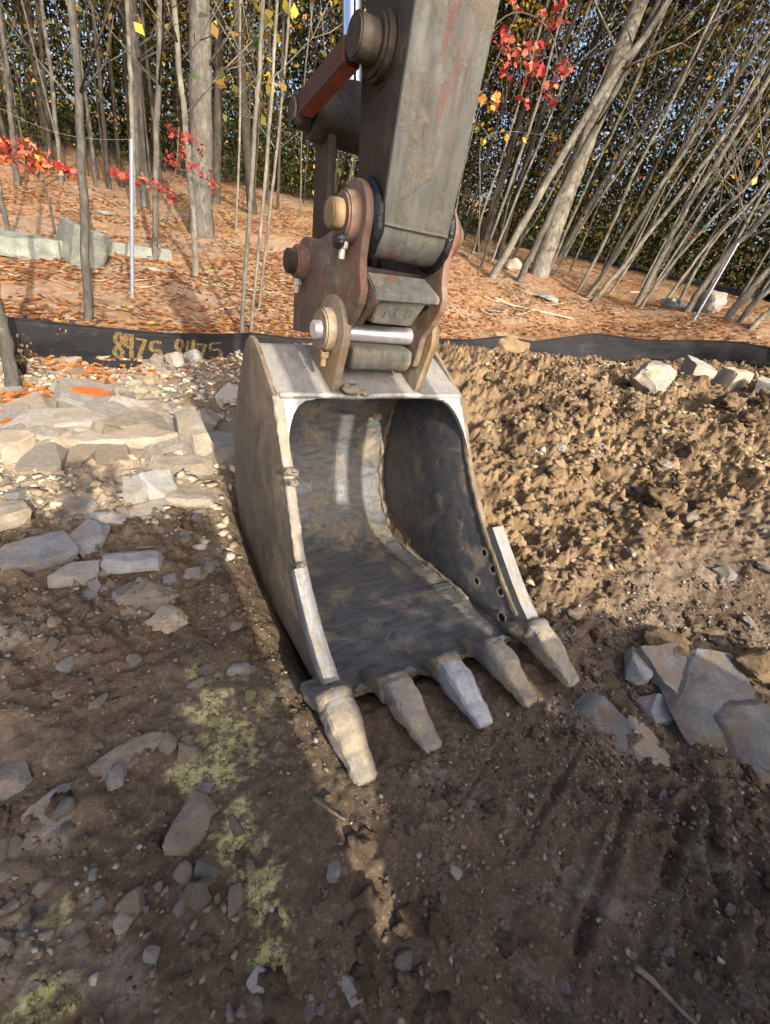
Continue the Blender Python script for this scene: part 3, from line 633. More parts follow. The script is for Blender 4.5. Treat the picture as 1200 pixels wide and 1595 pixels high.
# pivot boss and tipping link
bm = bmesh.new(); cyl(bm, (-.166, 1.34, 2.18), (-.215, 1.34, 2.18), .10, n=36, bev=.012); cyl(bm, (-.166, 1.34, 2.18), (-.175, 1.34, 2.18), .115, n=36, bev=.004); bm_obj('pivot_boss', bm, M['stick_dark'], ST)
TL = None
bm = bmesh.new(); cyl(bm, (-.215, 1.33, 2.18), (-.295, 1.33, 2.18), .064, n=32, bev=.006)
TL = bm_obj('tipping_link', bm, M['stick_dark'], EX)
bm = bmesh.new(); cyl(bm, (-.225, 1.90, 2.005), (-.295, 1.90, 2.005), .066, n=32, bev=.006); bm_obj('link_boss', bm, M['stick_dark'], TL)
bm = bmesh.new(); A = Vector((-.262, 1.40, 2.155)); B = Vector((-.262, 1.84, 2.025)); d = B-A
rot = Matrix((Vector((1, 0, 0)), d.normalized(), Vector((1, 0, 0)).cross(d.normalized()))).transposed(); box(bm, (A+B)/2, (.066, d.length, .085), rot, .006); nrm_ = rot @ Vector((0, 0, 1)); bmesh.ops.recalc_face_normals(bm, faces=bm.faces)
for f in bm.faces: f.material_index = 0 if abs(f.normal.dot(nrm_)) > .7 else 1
bm_obj('link_bar', bm, [M['link_red'], M['link_shaded']], TL)
bm = bmesh.new(); cyl(bm, (-.305, 1.90, 2.005), (.16, 1.90, 2.005), .046, n=24); cyl(bm, (-.22, 1.90, 2.005), (.15, 1.90, 2.005), .095, n=28); sub(bm, 1); rough(bm, .005, 20, 8); bm_obj('knuckle_pin', bm, M['stick_dark'], TL, angle=60)
bm = bmesh.new()
for s in (-1, 1):
    tube(bm, [(-.31, 1.88, 1.95-.01*k) for k in range(2)], .02, 6)
bm_obj('grease_nipple', bm, M['grease'], TL)
# H-shaped push link with an opening
HL = trap(-.15, -.11, [(1.94, 2.02), (1.985, 1.95), (1.90, 1.40), (1.76, 1.34), (1.70, 1.42), (1.83, 1.98)], 'push_link', M['stick_dark'], EX)
trap(.11, .15, [(1.94, 2.02), (1.985, 1.95), (1.90, 1.40), (1.76, 1.34), (1.70, 1.42), (1.83, 1.98)], 'link_cheek', M['stick_dark'], HL)
trap(-.11, .11, [(1.86, 1.74), (1.895, 1.72), (1.84, 1.44), (1.80, 1.45)], 'link_web', M['stick_dark'], HL)
# bucket cylinder
bm = bmesh.new(); cyl(bm, (0, 1.92, 2.06), (0, 2.38, 3.3), .045, n=28); RD = bm_obj('bucket_cylinder', bm, M['chrome'], EX)
bm = bmesh.new(); cyl(bm, (-.09, 1.93, 2.03), (.09, 1.93, 2.03), .10, n=28); cyl(bm, (0, 1.90, 2.0), (0, 1.957, 2.16), .075, .055, 20); bm_obj('rod_eye', bm, M['stick_dark'], RD)
bm = bmesh.new(); cyl(bm, (0, 2.25, 2.95), (0, 2.50, 3.6), .075, n=24); bm_obj('barrel', bm, M['stick_dark'], RD)
# boom and machine behind the photographer, unseen, widths shaped to cast the shadows
BM_ = trap(-.21, .195, [(1.55, 3.60), (1.35, 3.80), (-.6, 4.55), (-1.9, 4.30), (-4.6, 1.9), (-4.6, 1.35), (-4.1, 1.35), (-1.7, 3.75), (-.6, 3.98), (1.15, 3.35)], 'boom', M['body'], EX)
bm = bmesh.new(); prism(bm, [(-4.9, 1.0), (-2.9, 1.0), (-2.5, 1.75), (-3.1, 2.75), (-4.9, 2.2)], -.46, .28, .02); bm_obj('boom_foot', bm, M['body'], EX)  # unseen, added wide and lopsided to shade the ground by the teeth
bm = bmesh.new(); box(bm, (-.03, -3.6, 1.05), (1.08, 1.4, 1.1), None, .02); bm_obj('front_frame', bm, M['body'], EX)  # unseen block, added to keep sun off the nearest ground
for s in (-1, 1):
    bm = bmesh.new(); cyl(bm, (s*.34, -3.4, 1.0), (s*.34, -2.5, 2.1), .085, n=16); cyl(bm, (s*.335, -2.5, 2.1), (s*.335, -1.4, 3.9), .062, n=16); bm_obj('boom_cylinder', bm, M['stick_dark'], EX)
bm = bmesh.new(); box(bm, (.0, -5.3, 1.45), (3.2, 3.6, .7), None, .05); UB = bm_obj('upper_body', bm, M['body'], EX)
bm = bmesh.new(); loft(bm, [[(.47, -2.30, 1.55), (1.10, -2.30, 1.55), (1.60, -3.30, 1.55), (1.60, -5, 1.55), (.42, -5, 1.55)], [(.42, -2.25, .75), (1.10, -2.25, .75), (1.62, -3.25, .75), (1.62, -5, .75), (.42, -5, .75)]]); bm_obj('tank_hood', bm, M['body'], UB)
bm = bmesh.new(); loft(bm, [[(-2.0, -2.75, .6), (-.66, -2.75, .6), (-.66, -4.5, .6), (-2.0, -4.5, .6)], [(-2.0, -2.72, 1.8), (-.66, -2.72, 1.8), (-.66, -4.5, 1.8), (-2.0, -4.5, 1.8)], [(-1.95, -3.05, 2.8), (-.66, -3.05, 2.8), (-.66, -4.4, 2.8), (-1.95, -4.4, 2.8)]])
CB = bm_obj('cab', bm, M['body'], EX, angle=20)
bm = bmesh.new(); box(bm, (-1.37, -2.895, 2.25), (1.05, .02, .85), Matrix.Rotation(radians(18), 3, 'X')); bm_obj('windscreen', bm, M['glassy'], CB)
for s in (-1, 1):
    bm = bmesh.new(); y0, y1, r = -2.35, -6.8, .42; pr = arc((y0-r, r), r, 90, -90, 10)+arc((y1+r, r), r, 270, 90, 10); prism(bm, pr, s*1.05, s*1.65, .01)
    tr = bm_obj('track', bm, M['rubber'], EX)
    bm = bmesh.new(); box(bm, (s*.8, -4.6, .62), (.55, 2.2, .4)); bm_obj('track_frame', bm, M['rubber'], tr)
bm = bmesh.new(); cyl(bm, (0, -4.6, .75), (0, -4.6, 1.12), .6, n=32); bm_obj('slew_ring', bm, M['rubber'], EX)

# ------------------------------------------------------------------ the photographer, behind the camera
def person():
    p0 = np.array([0., -.33, 0]); z0 = .08; root = empty('person', (p0[0], p0[1], z0), 0); tag(root, 'person in dark jacket and jeans holding a phone up in both hands', 'person')
    def skin(name, nodes, edges, m):
        me = bpy.data.meshes.new(name); me.from_pydata([n[:3] for n in nodes], edges, []); o = link(bpy.data.objects.new(name, me), root); me.materials.append(m)
        md = o.modifiers.new('skin', 'SKIN'); 
        for i, nn in enumerate(nodes): me.skin_vertices[0].data[i].radius = (nn[3], nn[4] if len(nn) > 4 else nn[3])
        me.skin_vertices[0].data[0].use_root = True; s2 = o.modifiers.new('sub', 'SUBSURF'); s2.levels = 2; s2.render_levels = 2; md.use_smooth_shade = True; return o
    nodes = [(0, 0, .95, .16, .12), (0, 0, 1.15, .15, .11), (0, 0, 1.38, .17, .12), (0, 0, 1.52, .07, .06), (0, .01, 1.60, .055), (0, .02, 1.68, .085, .10), (0, .03, 1.78, .08, .095),
             (-.19, 0, 1.44, .065), (-.27, .13, 1.33, .05), (-.10, .19, 1.53, .034), (.19, 0, 1.44, .065), (.27, .13, 1.33, .05), (.10, .19, 1.53, .034),
             (-.10, 0, .88, .10), (-.12, .02, .48, .065), (-.13, -.02, .08, .05), (-.14, .16, .04, .04), (.10, 0, .88, .10), (.12, .02, .48, .065), (.13, -.02, .08, .05), (.14, .16, .04, .04)]
    ed = [(0, 1), (1, 2), (2, 3), (3, 4), (4, 5), (5, 6), (2, 7), (7, 8), (8, 9), (2, 10), (10, 11), (11, 12), (0, 13), (13, 14), (14, 15), (15, 16), (0, 17), (17, 18), (18, 19), (19, 20)]
    skin('body', nodes, ed, M['jacket'])
    for s in (-1, 1):
        hn = [(s*.10, .20, 1.54, .032), (s*.085, .22, 1.585, .034, .018)]; he = [(0, 1)]
        for k in range(4):
            b0 = len(hn); hn += [(s*.085, .245, 1.575+.02*k, .010), (s*.065, .265, 1.578+.02*k, .009), (s*.042, .268, 1.58+.02*k, .008)]; he += [(1, b0), (b0, b0+1), (b0+1, b0+2)]
        b0 = len(hn); hn += [(s*.07, .215, 1.575, .011), (s*.05, .22, 1.595, .009)]; he += [(1, b0), (b0, b0+1)]
        skin('hand', hn, he, M['skin'])
    bm = bmesh.new(); bmesh.ops.create_uvsphere(bm, u_segments=20, v_segments=14, radius=1); bmesh.ops.scale(bm, verts=bm.verts, vec=(.092, .112, .10)); bmesh.ops.translate(bm, verts=bm.verts, vec=(0, .0, 1.80)); rough(bm, .01, 20); bm_obj('hair', bm, M['hair'], root, angle=180)
    bm = bmesh.new(); bmesh.ops.create_uvsphere(bm, u_segments=20, v_segments=14, radius=1); bmesh.ops.scale(bm, verts=bm.verts, vec=(.078, .09, .115)); bmesh.ops.translate(bm, verts=bm.verts, vec=(0, .04, 1.735)); bmesh.ops.create_cone(bm, cap_ends=True, segments=8, radius1=.016, radius2=.006, depth=.05, matrix=Matrix.Translation((0, .13, 1.735))); bm_obj('face', bm, M['skin'], root, angle=180)
    ph = bmesh.new(); box(ph, (0, 0, 0), (.075, .009, .158), None, .003); o = bm_obj('phone', ph, M['phone']); P = CAMP-Fv*.03-np.array([0, 0, 0]); o.location = tuple(P); o.rotation_euler = (-PITCH, 0, 0)
    tag(o, 'black phone held up by the person behind the bucket view', 'phone')
person()

# ------------------------------------------------------------------ rocks
def slab_mesh(seed, ax, cuts=3, amp=.05):
    r = random.Random(seed); bm = bmesh.new(); bmesh.ops.create_cube(bm, size=2)
    for v in bm.verts: v.co += Vector((r.uniform(-.3, .18)*v.co.x, r.uniform(-.3, .18)*v.co.y, r.uniform(-.25, .1)*v.co.z))
    for k in range(6):
        a = r.uniform(0, 6.28); nn = Vector((cos(a), sin(a), r.uniform(-.25, .5))).normalized()
        g_ = bm.verts[:]+bm.edges[:]+bm.faces[:]; q = bmesh.ops.bisect_plane(bm, geom=g_, plane_co=nn*r.uniform(.72, 1.05), plane_no=nn, clear_outer=True)
        ed = [e for e in q['geom_cut'] if isinstance(e, bmesh.types.BMEdge)]
        if ed: bmesh.ops.contextual_create(bm, geom=ed)
    bmesh.ops.scale(bm, verts=bm.verts, vec=ax); bmesh.ops.recalc_face_normals(bm, faces=bm.faces)
    bmesh.ops.bevel(bm, geom=bm.edges[:], offset=min(ax)*.09, segments=1, affect='EDGES', clamp_overlap=True); bmesh.ops.triangulate(bm, faces=bm.faces[:])
    L = max(ax)
    for k in range(3):
        es = [e for e in bm.edges if e.calc_length() > L*.17]
        if es: bmesh.ops.subdivide_edges(bm, edges=es, cuts=1); bmesh.ops.triangulate(bm, faces=bm.faces[:])
    rough(bm, amp*L*.8, 2.2/L, seed); rough(bm, amp*L*.4, 6/L, seed+3); rough(bm, amp*L*.22, 15/L, seed+4)
    me = bpy.data.meshes.new('rock'); bmesh.ops.recalc_face_normals(bm, faces=bm.faces); bm.to_mesh(me); bm.free()
    me.polygons.foreach_set('use_smooth', np.ones(len(me.polygons), bool)); me.set_sharp_from_angle(angle=radians(24)); return me
def rock_mesh(seed, ax, npts=20, cuts=3, amp=.06, flatten=0.):
    r = random.Random(seed); bm = bmesh.new()
    for k in range(npts):
        a = r.uniform(0, 2*pi); z = r.uniform(-1, 1); q = sqrt(1-z*z); m = r.uniform(.82, 1.12)
        x_, y_, z_ = q*cos(a)*m, q*sin(a)*m, z*m
        if flatten: z_ = math.copysign(min(abs(z_), flatten), z_)
        bm.verts.new((x_, y_, z_))
    ch = bmesh.ops.convex_hull(bm, input=bm.verts); bmesh.ops.delete(bm, geom=[g for g in ch['geom_interior'] if isinstance(g, bmesh.types.BMVert)], context='VERTS')
    bmesh.ops.bevel(bm, geom=bm.edges[:], offset=.10, segments=1, affect='EDGES', clamp_overlap=True)
    bmesh.ops.triangulate(bm, faces=bm.faces[:])
    if cuts: bmesh.ops.subdivide_edges(bm, edges=bm.edges[:], cuts=cuts, use_grid_fill=True)
    rough(bm, amp*1.5, 1.9, seed); rough(bm, amp*.8, 5, seed+3); rough(bm, amp*.4, 13, seed+5)
    bmesh.ops.scale(bm, verts=bm.verts, vec=ax)
    me = bpy.data.meshes.new('rock'); bmesh.ops.recalc_face_normals(bm, faces=bm.faces); bm.to_mesh(me); bm.free()
    me.polygons.foreach_set('use_smooth', np.ones(len(me.polygons), bool)); me.set_sharp_from_angle(angle=radians(40)); return me
def place_rock(name, px, py, wpx, hpx, m, label, cat_='rock', rz=0., flat=.5, tilt=(0, 0), sink=.3, seed=1, cuts=3, D=None, group=None, deep=1.0, flatten=.0, amp=.06):
    P = hit(px, py) if D is None else atD(px, py, D)
    zd = float((P-CAMP)@Fv); w = wpx/FPX*zd; el = -ray(px, py)[2]
    dep = max(hpx/FPX*zd/max(.35, el)*.8, w*.35)*deep
    A_ = (w/2, dep/2, min(w, dep)*flat/2)
    o = me_obj(name, slab_mesh(seed, A_) if 'slab' in name or 'shard' in name or 'block' in name or name in ('flat_stone', 'split_stone', 'rubble_stone') else rock_mesh(seed, A_, cuts=cuts, flatten=flatten, amp=amp), m, smooth=False)
    d = ray(px, py); o.rotation_euler = (radians(tilt[0]), radians(tilt[1]), atan2(d[1], d[0])-pi/2+radians(rz))
    hz = min(w, dep)*flat/2; zz = h1(P[0], P[1]) if D is None else float(P[2])
    o.location = (P[0], P[1], zz+hz*(1-2*sink)); return tag(o, label, cat_, group, 'thing')
G, B_, T_, P_, C_, S_ = (M[k] for k in ('rock_grey', 'rock_blue', 'rock_tan', 'rock_pale', 'clod', 'mossy'))
R = place_rock
o = R('painted_slab', 138, 634, 92, 40, G, 'grey slab with a bright orange paint splash in the left rubble', rz=-8, flat=.28, sink=.2, seed=11, tilt=(12, 4))
bm = bmesh.new(); bmesh.ops.create_circle(bm, cap_ends=True, segments=24, radius=1)
for v in bm.verts: v.co *= .8+.35*random.random()
bmesh.ops.scale(bm, verts=bm.verts, vec=(.14, .07, 1)); bmesh.ops.triangulate(bm, faces=bm.faces[:]); bmesh.ops.subdivide_edges(bm, edges=bm.edges[:], cuts=3, use_grid_fill=True)
dg = o.data
from mathutils.bvhtree import BVHTree
bvh = BVHTree.FromPolygons([v.co for v in dg.vertices], [p.vertices[:] for p in dg.polygons])
for v in bm.verts:
    h_ = bvh.ray_cast(Vector((v.co.x+.03, v.co.y+.0, 1)), Vector((0, 0, -1)))
    v.co = (v.co.x+.03, v.co.y, (h_[0].z if h_[0] else 0)+.006)
bm_obj('paint_splash', bm, M['orange'], o)
R('long_slab', 195, 690, 200, 48, T_, 'long low tan slab lying across the rubble left of the bucket', rz=4, flat=.35, sink=.3, seed=12, deep=.8)
R('stone_block', 302, 692, 52, 55, T_, 'squared tan stone block at the right end of the long slab', rz=20, flat=.9, sink=.25, seed=13)
R('rounded_stone', 354, 627, 52, 34, P_, 'rounded pale stone close beside the bucket left side', flat=.8, sink=.3, seed=14)
R('pale_stone', 300, 566, 34, 20, P_, 'oblong pale stone leaning on the fence under the second painted number', rz=-25, flat=.7, sink=.1, seed=15)
R('pale_stone', 272, 574, 34, 20, G, 'grey stone in the arm shadow at the foot of the fence', flat=.8, sink=.2, seed=16)
R('pale_stone', 246, 575, 22, 30, T_, 'upright tan stone just left of the arm shadow below the fence', flat=1.1, sink=.2, seed=17)
R('rubble_stone', 22, 708, 62, 38, T_, 'tan angular stone at the left picture edge of the rubble', rz=15, flat=.55, sink=.2, seed=18)
R('rubble_stone', 75, 690, 75, 40, T_, 'broad flat tan stone beside the left edge stone', rz=-12, flat=.4, sink=.25, seed=19)
R('rubble_stone', 130, 668, 70, 30, P_, 'pale flat stone just in front of the orange painted slab', rz=8, flat=.4, sink=.2, seed=20)
R('rubble_stone', 340, 700, 66, 34, B_, 'blue grey stone tucked behind the squared block by the bucket', rz=25, flat=.45, sink=.1, seed=21)
R('rubble_stone', 285, 730, 90, 34, T_, 'tan shelf stone below the squared block', rz=0, flat=.4, sink=.35, seed=22)
R('flat_stone', 210, 808, 112, 40, G, 'large flat grey stone in the shade left of the bucket', rz=6, flat=.3, sink=.25, seed=23)
R('flat_stone', 145, 845, 74, 40, B_, 'pointed grey stone just below the large flat grey stone', rz=38, flat=.35, sink=.2, seed=24)
R('flat_stone', 55, 870, 110, 52, B_, 'low blue grey stone at the left edge in the shade', rz=10, flat=.35, sink=.35, seed=25)
R('flat_stone', 120, 898, 72, 42, G, 'mottled grey stone beside the low blue grey stone', rz=0, flat=.45, sink=.3, seed=26)
R('flat_stone', 210, 886, 98, 36, B_, 'blue grey stone half buried behind the crumbly clod', rz=-8, flat=.3, sink=.3, seed=27)
R('flat_stone', 300, 782, 84, 42, T_, 'tan flat stone between the large grey stone and the sunny strip', rz=-14, flat=.35, sink=.2, seed=28)
R('shard_stone', 252, 775, 50, 56, B_, 'upright blue grey shard stone below the shelf stone', rz=30, flat=.7, sink=.3, seed=29, tilt=(25, 10))
R('shard_stone', 212, 778, 34, 42, G, 'small upright grey stone left of the upright blue grey shard', rz=0, flat=.8, sink=.3, seed=30)
R('shard_stone', 130, 800, 40, 26, G, 'thin grey stone above the pointed grey stone', rz=10, flat=.4, sink=.2, seed=31)
R('shard_stone', 20, 822, 66, 36, T_, 'dusty tan stone at the left edge on the shadow line', rz=10, flat=.5, sink=.3, seed=32)
R('crumbly_clod', 230, 935, 105, 70, C_, 'pale crumbly clod heap left of the bucket', 'clod', flat=.55, sink=.35, seed=33, cuts=5, amp=.16)
R('crumbly_clod', 262, 975, 62, 50, C_, 'smaller pale crumbly clod below the clod heap', 'clod', flat=.6, sink=.3, seed=34, cuts=5, amp=.16)
R('foreground_slab', 86, 1265, 92, 78, P_, 'rounded pale grey slab lying in the left foreground', rz=10, flat=.2, sink=.3, seed=35, deep=.9)
R('foreground_slab', 306, 1285, 60, 95, C_, 'brownish grey slab beside the yellow paint trail', rz=-25, flat=.22, sink=.2, seed=36, tilt=(0, 14))
R('foreground_stone', 183, 1217, 36, 48, G, 'small blocky grey stone between the two foreground slabs', rz=-10, flat=.6, sink=.25, seed=37)
R('foreground_stone', 18, 1218, 62, 60, G, 'grey stone cut by the left edge above the pale slab', rz=10, flat=.5, sink=.3, seed=38)
R('crumbly_clod', 205, 1180, 110, 50, C_, 'low crumbly grey clod row left of the yellow paint', 'clod', rz=10, flat=.3, sink=.4, seed=39, cuts=5, amp=.16)
R('foreground_stone', 370, 1045, 52, 30, P_, 'pale yellowish stone at the top of the yellow paint patch', rz=0, flat=.4, sink=.25, seed=40)
R('bedrock_slab', 1172, 1150, 120, 100, M['muddy_rock'], 'dusty pale lower end of the bedrock at the right edge', rz=-35, flat=.2, sink=.42, seed=141, cuts=4, tilt=(5, 14))
R('bedrock_slab', 1045, 1062, 100, 70, M['muddy_rock'], 'dark upper ledge of the bedrock under the brown clods', rz=-25, flat=.2, sink=.3, seed=142, cuts=4, tilt=(2, 12))
R('bedrock_slab', 1010, 1165, 80, 60, C_, 'crumbly muddy edge of the bedrock on its near side', rz=15, flat=.2, sink=.4, seed=143, cuts=4)
R('earth_lump', 1040, 1020, 90, 60, M['earth'], 'big brown earth lump on the upper end of the bedrock', 'clod', flat=.6, sink=.35, seed=144, cuts=4)
R('earth_lump', 1165, 1045, 70, 60, M['earth'], 'sunlit brown earth lump behind the bedrock slab', 'clod', flat=.7, sink=.3, seed=145, cuts=4)
R('bedrock_slab', 1112, 1116, 205, 135, M['muddy_rock'], 'large sloping blue grey bedrock slab right of the teeth', rz=-30, flat=.14, sink=.42, seed=41, cuts=4, amp=.06, tilt=(4, 10), deep=.9)
R('bedrock_slab', 950, 1140, 120, 80, M['muddy_rock'], 'muddy grey slab between the last tooth and bedrock', rz=-10, flat=.14, sink=.42, seed=42, cuts=4, amp=.06, tilt=(6, 0))
R('shard_stone', 985, 1050, 40, 44, B_, 'small dark broken shard stone at the top left of the bedrock', rz=20, flat=.6, sink=.2, seed=43)
R('shard_stone', 1020, 1110, 50, 40, B_, 'thin blue shard stone leaning on the bedrock left edge', rz=-30, flat=.35, sink=.2, seed=44, tilt=(10, 15))
R('foreground_stone', 706, 1362, 30, 24, P_, 'small pale flat stone alone below the teeth', rz=10, flat=.4, sink=.3, seed=45)
R('foreground_stone', 545, 1537, 54, 40, G, 'grey flat stone at the bottom middle of the photo', rz=-20, flat=.4, sink=.3, seed=46)
R('foreground_stone', 404, 1530, 36, 42, G, 'narrow grey stone at bottom left of the flat bottom stone', rz=20, flat=.5, sink=.3, seed=47)
R('foreground_stone', 236, 1495, 32, 34, G, 'chipped grey stone near the bottom left', rz=0, flat=.5, sink=.3, seed=48)
R('foreground_stone', 520, 1360, 26, 44, G, 'upright oblong grey stone left of the sunny ground streak', rz=0, flat=.5, sink=.3, seed=49)
R('foreground_stone', 193, 1440, 30, 40, C_, 'muddy grey stone left of the lower yellow paint', rz=0, flat=.6, sink=.3, seed=50)
R('foreground_stone', 8, 1470, 30, 60, T_, 'brown stone cut by the left edge low in the photo', rz=0, flat=.6, sink=.3, seed=51)
R('boulder', 1008, 612, 70, 44, P_, 'pale rounded boulder on top of the right dirt bank', 'boulder', rz=-10, flat=.85, sink=.25, seed=52, cuts=3)
R('upright_slab', 1078, 592, 36, 34, P_, 'upright pale slab right of the rounded boulder', rz=20, flat=1.0, sink=.25, seed=53)
R('split_stone', 1134, 606, 36, 30, T_, 'split tan stone near the right end of the bank', rz=-20, flat=.9, sink=.25, seed=54)
R('split_stone', 1188, 622, 40, 26, G, 'flat grey stone at the right picture edge of the bank', rz=0, flat=.5, sink=.2, seed=55)
R('dirt_lump', 790, 552, 58, 30, M['earth'], 'lumpy brown dirt pile against the fence right of the bucket', 'dirt pile', flat=.8, sink=.3, seed=56, cuts=3)
R('forest_slab', 40, 398, 165, 40, S_, 'long lichen grey slab on the leaves at far left', rz=-4, flat=.62, sink=.12, seed=57, deep=.55)
R('forest_block', 138, 412, 56, 54, S_, 'peaked grey boulder beside the long lichen slab', 'boulder', rz=30, flat=1.25, sink=.2, seed=58, deep=.5, tilt=(8, 14))
R('forest_slab', 215, 399, 92, 24, S_, 'flat grey slab right of the peaked boulder', rz=5, flat=.7, sink=.2, seed=59, deep=.5)
R('forest_slab', 245, 421, 50, 12, S_, 'small sunken grey slab under the flat slab', flat=.3, sink=.3, seed=60, deep=.5)
R('forest_stone', 165, 336, 28, 12, S_, 'small grey stone up the slope left of the big oak', flat=.5, sink=.2, seed=61, deep=.6)
R('forest_stone', 852, 468, 42, 18, S_, 'flat grey stone on the leaves right of the big leaning trunk', flat=.5, sink=.2, seed=62, deep=.6)
R('forest_stone', 1100, 485, 52, 34, P_, 'large pale stone among the leaning trunks at right', flat=.9, sink=.2, seed=63, deep=.6)
R('forest_stone', 1045, 478, 42, 20, S_, 'dark low stone left of the large pale woodland stone', flat=.7, sink=.2, seed=64, deep=.6)
R('forest_stone', 796, 420, 36, 22, P_, 'pale stone at the foot of the big leaning trunk', flat=.7, sink=.2, seed=65, deep=.6)
# loose stones that nothing tells apart: one label for each sort and place
stone_protos = [rock_mesh(200+k, (1, .8+.3*random.random(), .55+.2*random.random()), npts=13+k % 7, cuts=2, amp=.09) for k in range(12)]
COLN = {'grey_schist': 'grey', 'blue_grey_schist': 'blue grey', 'tan_rubble': 'tan', 'pale_stone': 'pale', 'dry_clod': 'muddy brown', 'brown_earth_lump': 'brown'}
slab_protos = [slab_mesh(300+k, (1, .7+.3*random.random(), .45+.15*random.random())) for k in range(9)]
LM = [(138, 634, 'orange painted slab'), (302, 692, 'squared tan block'), (75, 690, 'left end of the rubble ledge'), (195, 690, 'long low tan slab'), (300, 566, 'second painted number'), (200, 560, 'first painted number'), (60, 570, 'left edge trunk'), (354, 627, 'rounded stone beside the bucket'),
      (210, 808, 'large flat grey stone'), (55, 870, 'low blue grey stone at left'), (230, 935, 'pale crumbly clod heap'), (300, 782, 'sunny strip'), (86, 1265, 'rounded pale slab'), (306, 1285, 'brownish grey slab'), (205, 1180, 'low grey clod row'), (340, 1090, 'yellow paint patch'), (420, 1400, 'lower yellow paint trail'), (236, 1495, 'chipped stone at bottom left'),
      (545, 1537, 'flat stone at bottom middle'), (60, 1560, 'bottom left corner'), (510, 1265, 'short grey stick'), (60, 1050, 'left edge below the flat stones'), (706, 1362, 'lone pale stone below the teeth'), (950, 1140, 'muddy slab by the last tooth'), (1105, 1110, 'bedrock slab'), (850, 1300, 'tooth drag furrows'), (1040, 1400, 'wide ruts at right'), (1030, 1550, 'peeled pale stick'),
      (680, 1190, 'second tooth'), (760, 1150, 'middle tooth'), (1010, 600, 'pale rounded boulder'), (1130, 600, 'split stones on the bank'), (790, 560, 'dirt pile at the fence'), (800, 680, 'upper right rim of the bucket'), (830, 840, 'right cutter'), (980, 740, 'middle of the bank'), (1150, 720, 'right edge of the bank'), (900, 930, 'shadow line right of the last tooth'), (1080, 930, 'brown lumps above the bedrock'), (650, 1500, 'bottom middle of the mud')]
def scatter_stones(n, poly, smin, smax, mats, name, label, group, pw=2.2):
    k = 0; cen = [(random.uniform(poly[0], poly[2]), random.uniform(poly[1], poly[3])) for _ in range(max(3, n//9))]
    while k < n:
        px = random.uniform(poly[0], poly[2]); py = random.uniform(poly[1], poly[3])
        if random.random() < .55: c_ = random.choice(cen); px = c_[0]+random.gauss(0, 28); py = c_[1]+random.gauss(0, 24)
        if not (poly[0] <= px <= poly[2] and poly[1] <= py <= poly[3]): continue
        P = hit(px, py); u_, v_ = loc(P)
        if -.72 < u_ < .68 and -.1 < v_ < 2.1: 
            if random.random() < .96: continue
            else: continue
        s = smin+(smax-smin)*random.random()**pw
        me = random.choice(slab_protos if name in ('rubble_slab', 'rubble_stone', 'shaded_stone') else stone_protos); key = (me.name, id(random))
        me2 = me.copy() if False else me
        o = bpy.data.objects.new(name, me2); 
        if not me2.materials: me2.materials.append(mats[0])
        link(o); o.material_slots[0].link = 'OBJECT'; mt_ = random.choice(mats); o.material_slots[0].material = mt_
        sx = s*random.uniform(.8, 1.3); sy = s*random.uniform(.7, 1.1); sz = s*random.uniform(.6, 1.1)*(.55 if name == 'rubble_slab' else 1)
        o.scale = (sx, sy, sz); o.rotation_euler = (random.uniform(-.3, .3), random.uniform(-.3, .3), random.uniform(0, 6.3))
        if name == 'rubble_slab': o.rotation_euler = (Matrix.Rotation(radians(random.gauss(0, 9)), 3, Vector((tosun.x, tosun.y, 0)))@Matrix.Rotation(radians(random.uniform(-4, 26)), 3, Vector((-tosun.y, tosun.x, 0)))@Matrix.Rotation(random.uniform(0, 6.3), 3, 'Z')).to_euler()
        o.location = (P[0], P[1], h1(P[0], P[1])+sz*.12); tag(o, label.format(COLN[mt_.name], 'sliver' if s < smin+(smax-smin)*.12 else ('stone' if s < smin+(smax-smin)*.5 else 'chunk'), min(LM, key=lambda q: (q[0]-px)**2+(q[1]-py)**2)[2]), 'stone', group, 'thing'); k += 1
scatter_stones(90, (0, 930, 560, 1590), .008, .036, [G, C_, C_, C_, B_], 'loose_stone', 'loose {} {} in shaded dirt nearest the {}', 'loose foreground stones')
scatter_stones(46, (0, 960, 470, 1420), .012, .055, [C_, C_, C_, G], 'dusty_clod', 'half sunk {} {} nearest the {}', 'dusty clods round the foreground slabs', 1.6)
M['yclod'] = mat('yellow_dusted_clod', m_rock((.22, .19, .10), (.38, .345, .15), (.55, .51, .26), rust=(.40, .36, .16), mud=(.24, .20, .13), mudamt=.5)); COLN['yellow_dusted_clod'] = 'yellow dusted'
scatter_stones(14, (290, 1030, 395, 1200), .008, .03, [M['yclod']], 'paint_dusted_stone', '{} {} by the {}', 'paint dusted stones', 1.5)
scatter_stones(12, (335, 1260, 450, 1480), .008, .026, [M['yclod']], 'paint_dusted_stone', '{} {} beside the {}', 'paint dusted stones', 1.5)
scatter_stones(45, (560, 1120, 1195, 1590), .007, .028, [G, C_, C_], 'loose_stone', '{} {} pressed into bare dirt nearest the {}', 'stones before the teeth')
scatter_stones(40, (0, 740, 360, 940), .02, .06, [G, B_, T_, B_], 'shaded_stone', 'shaded broken {} {} nearest the {}', 'stones left of the bucket')
scatter_stones(75, (0, 640, 375, 718), .04, .24, [T_, T_, P_, G, C_, G], 'rubble_slab', 'broken {} slab {} nearest the {}', 'slabs of the rubble step', 1.6)
scatter_stones(80, (0, 555, 375, 660), .03, .11, [T_, T_, P_, T_, G], 'rubble_stone', '{} rubble {} nearest the {}', 'rubble below the fence')
scatter_stones(130, (740, 555, 1198, 1010), .025, .085, [T_, C_, M['earth'], M['earth'], G], 'spoil_stone', '{} {} in the dirt bank nearest the {}', 'stones in the dirt bank')
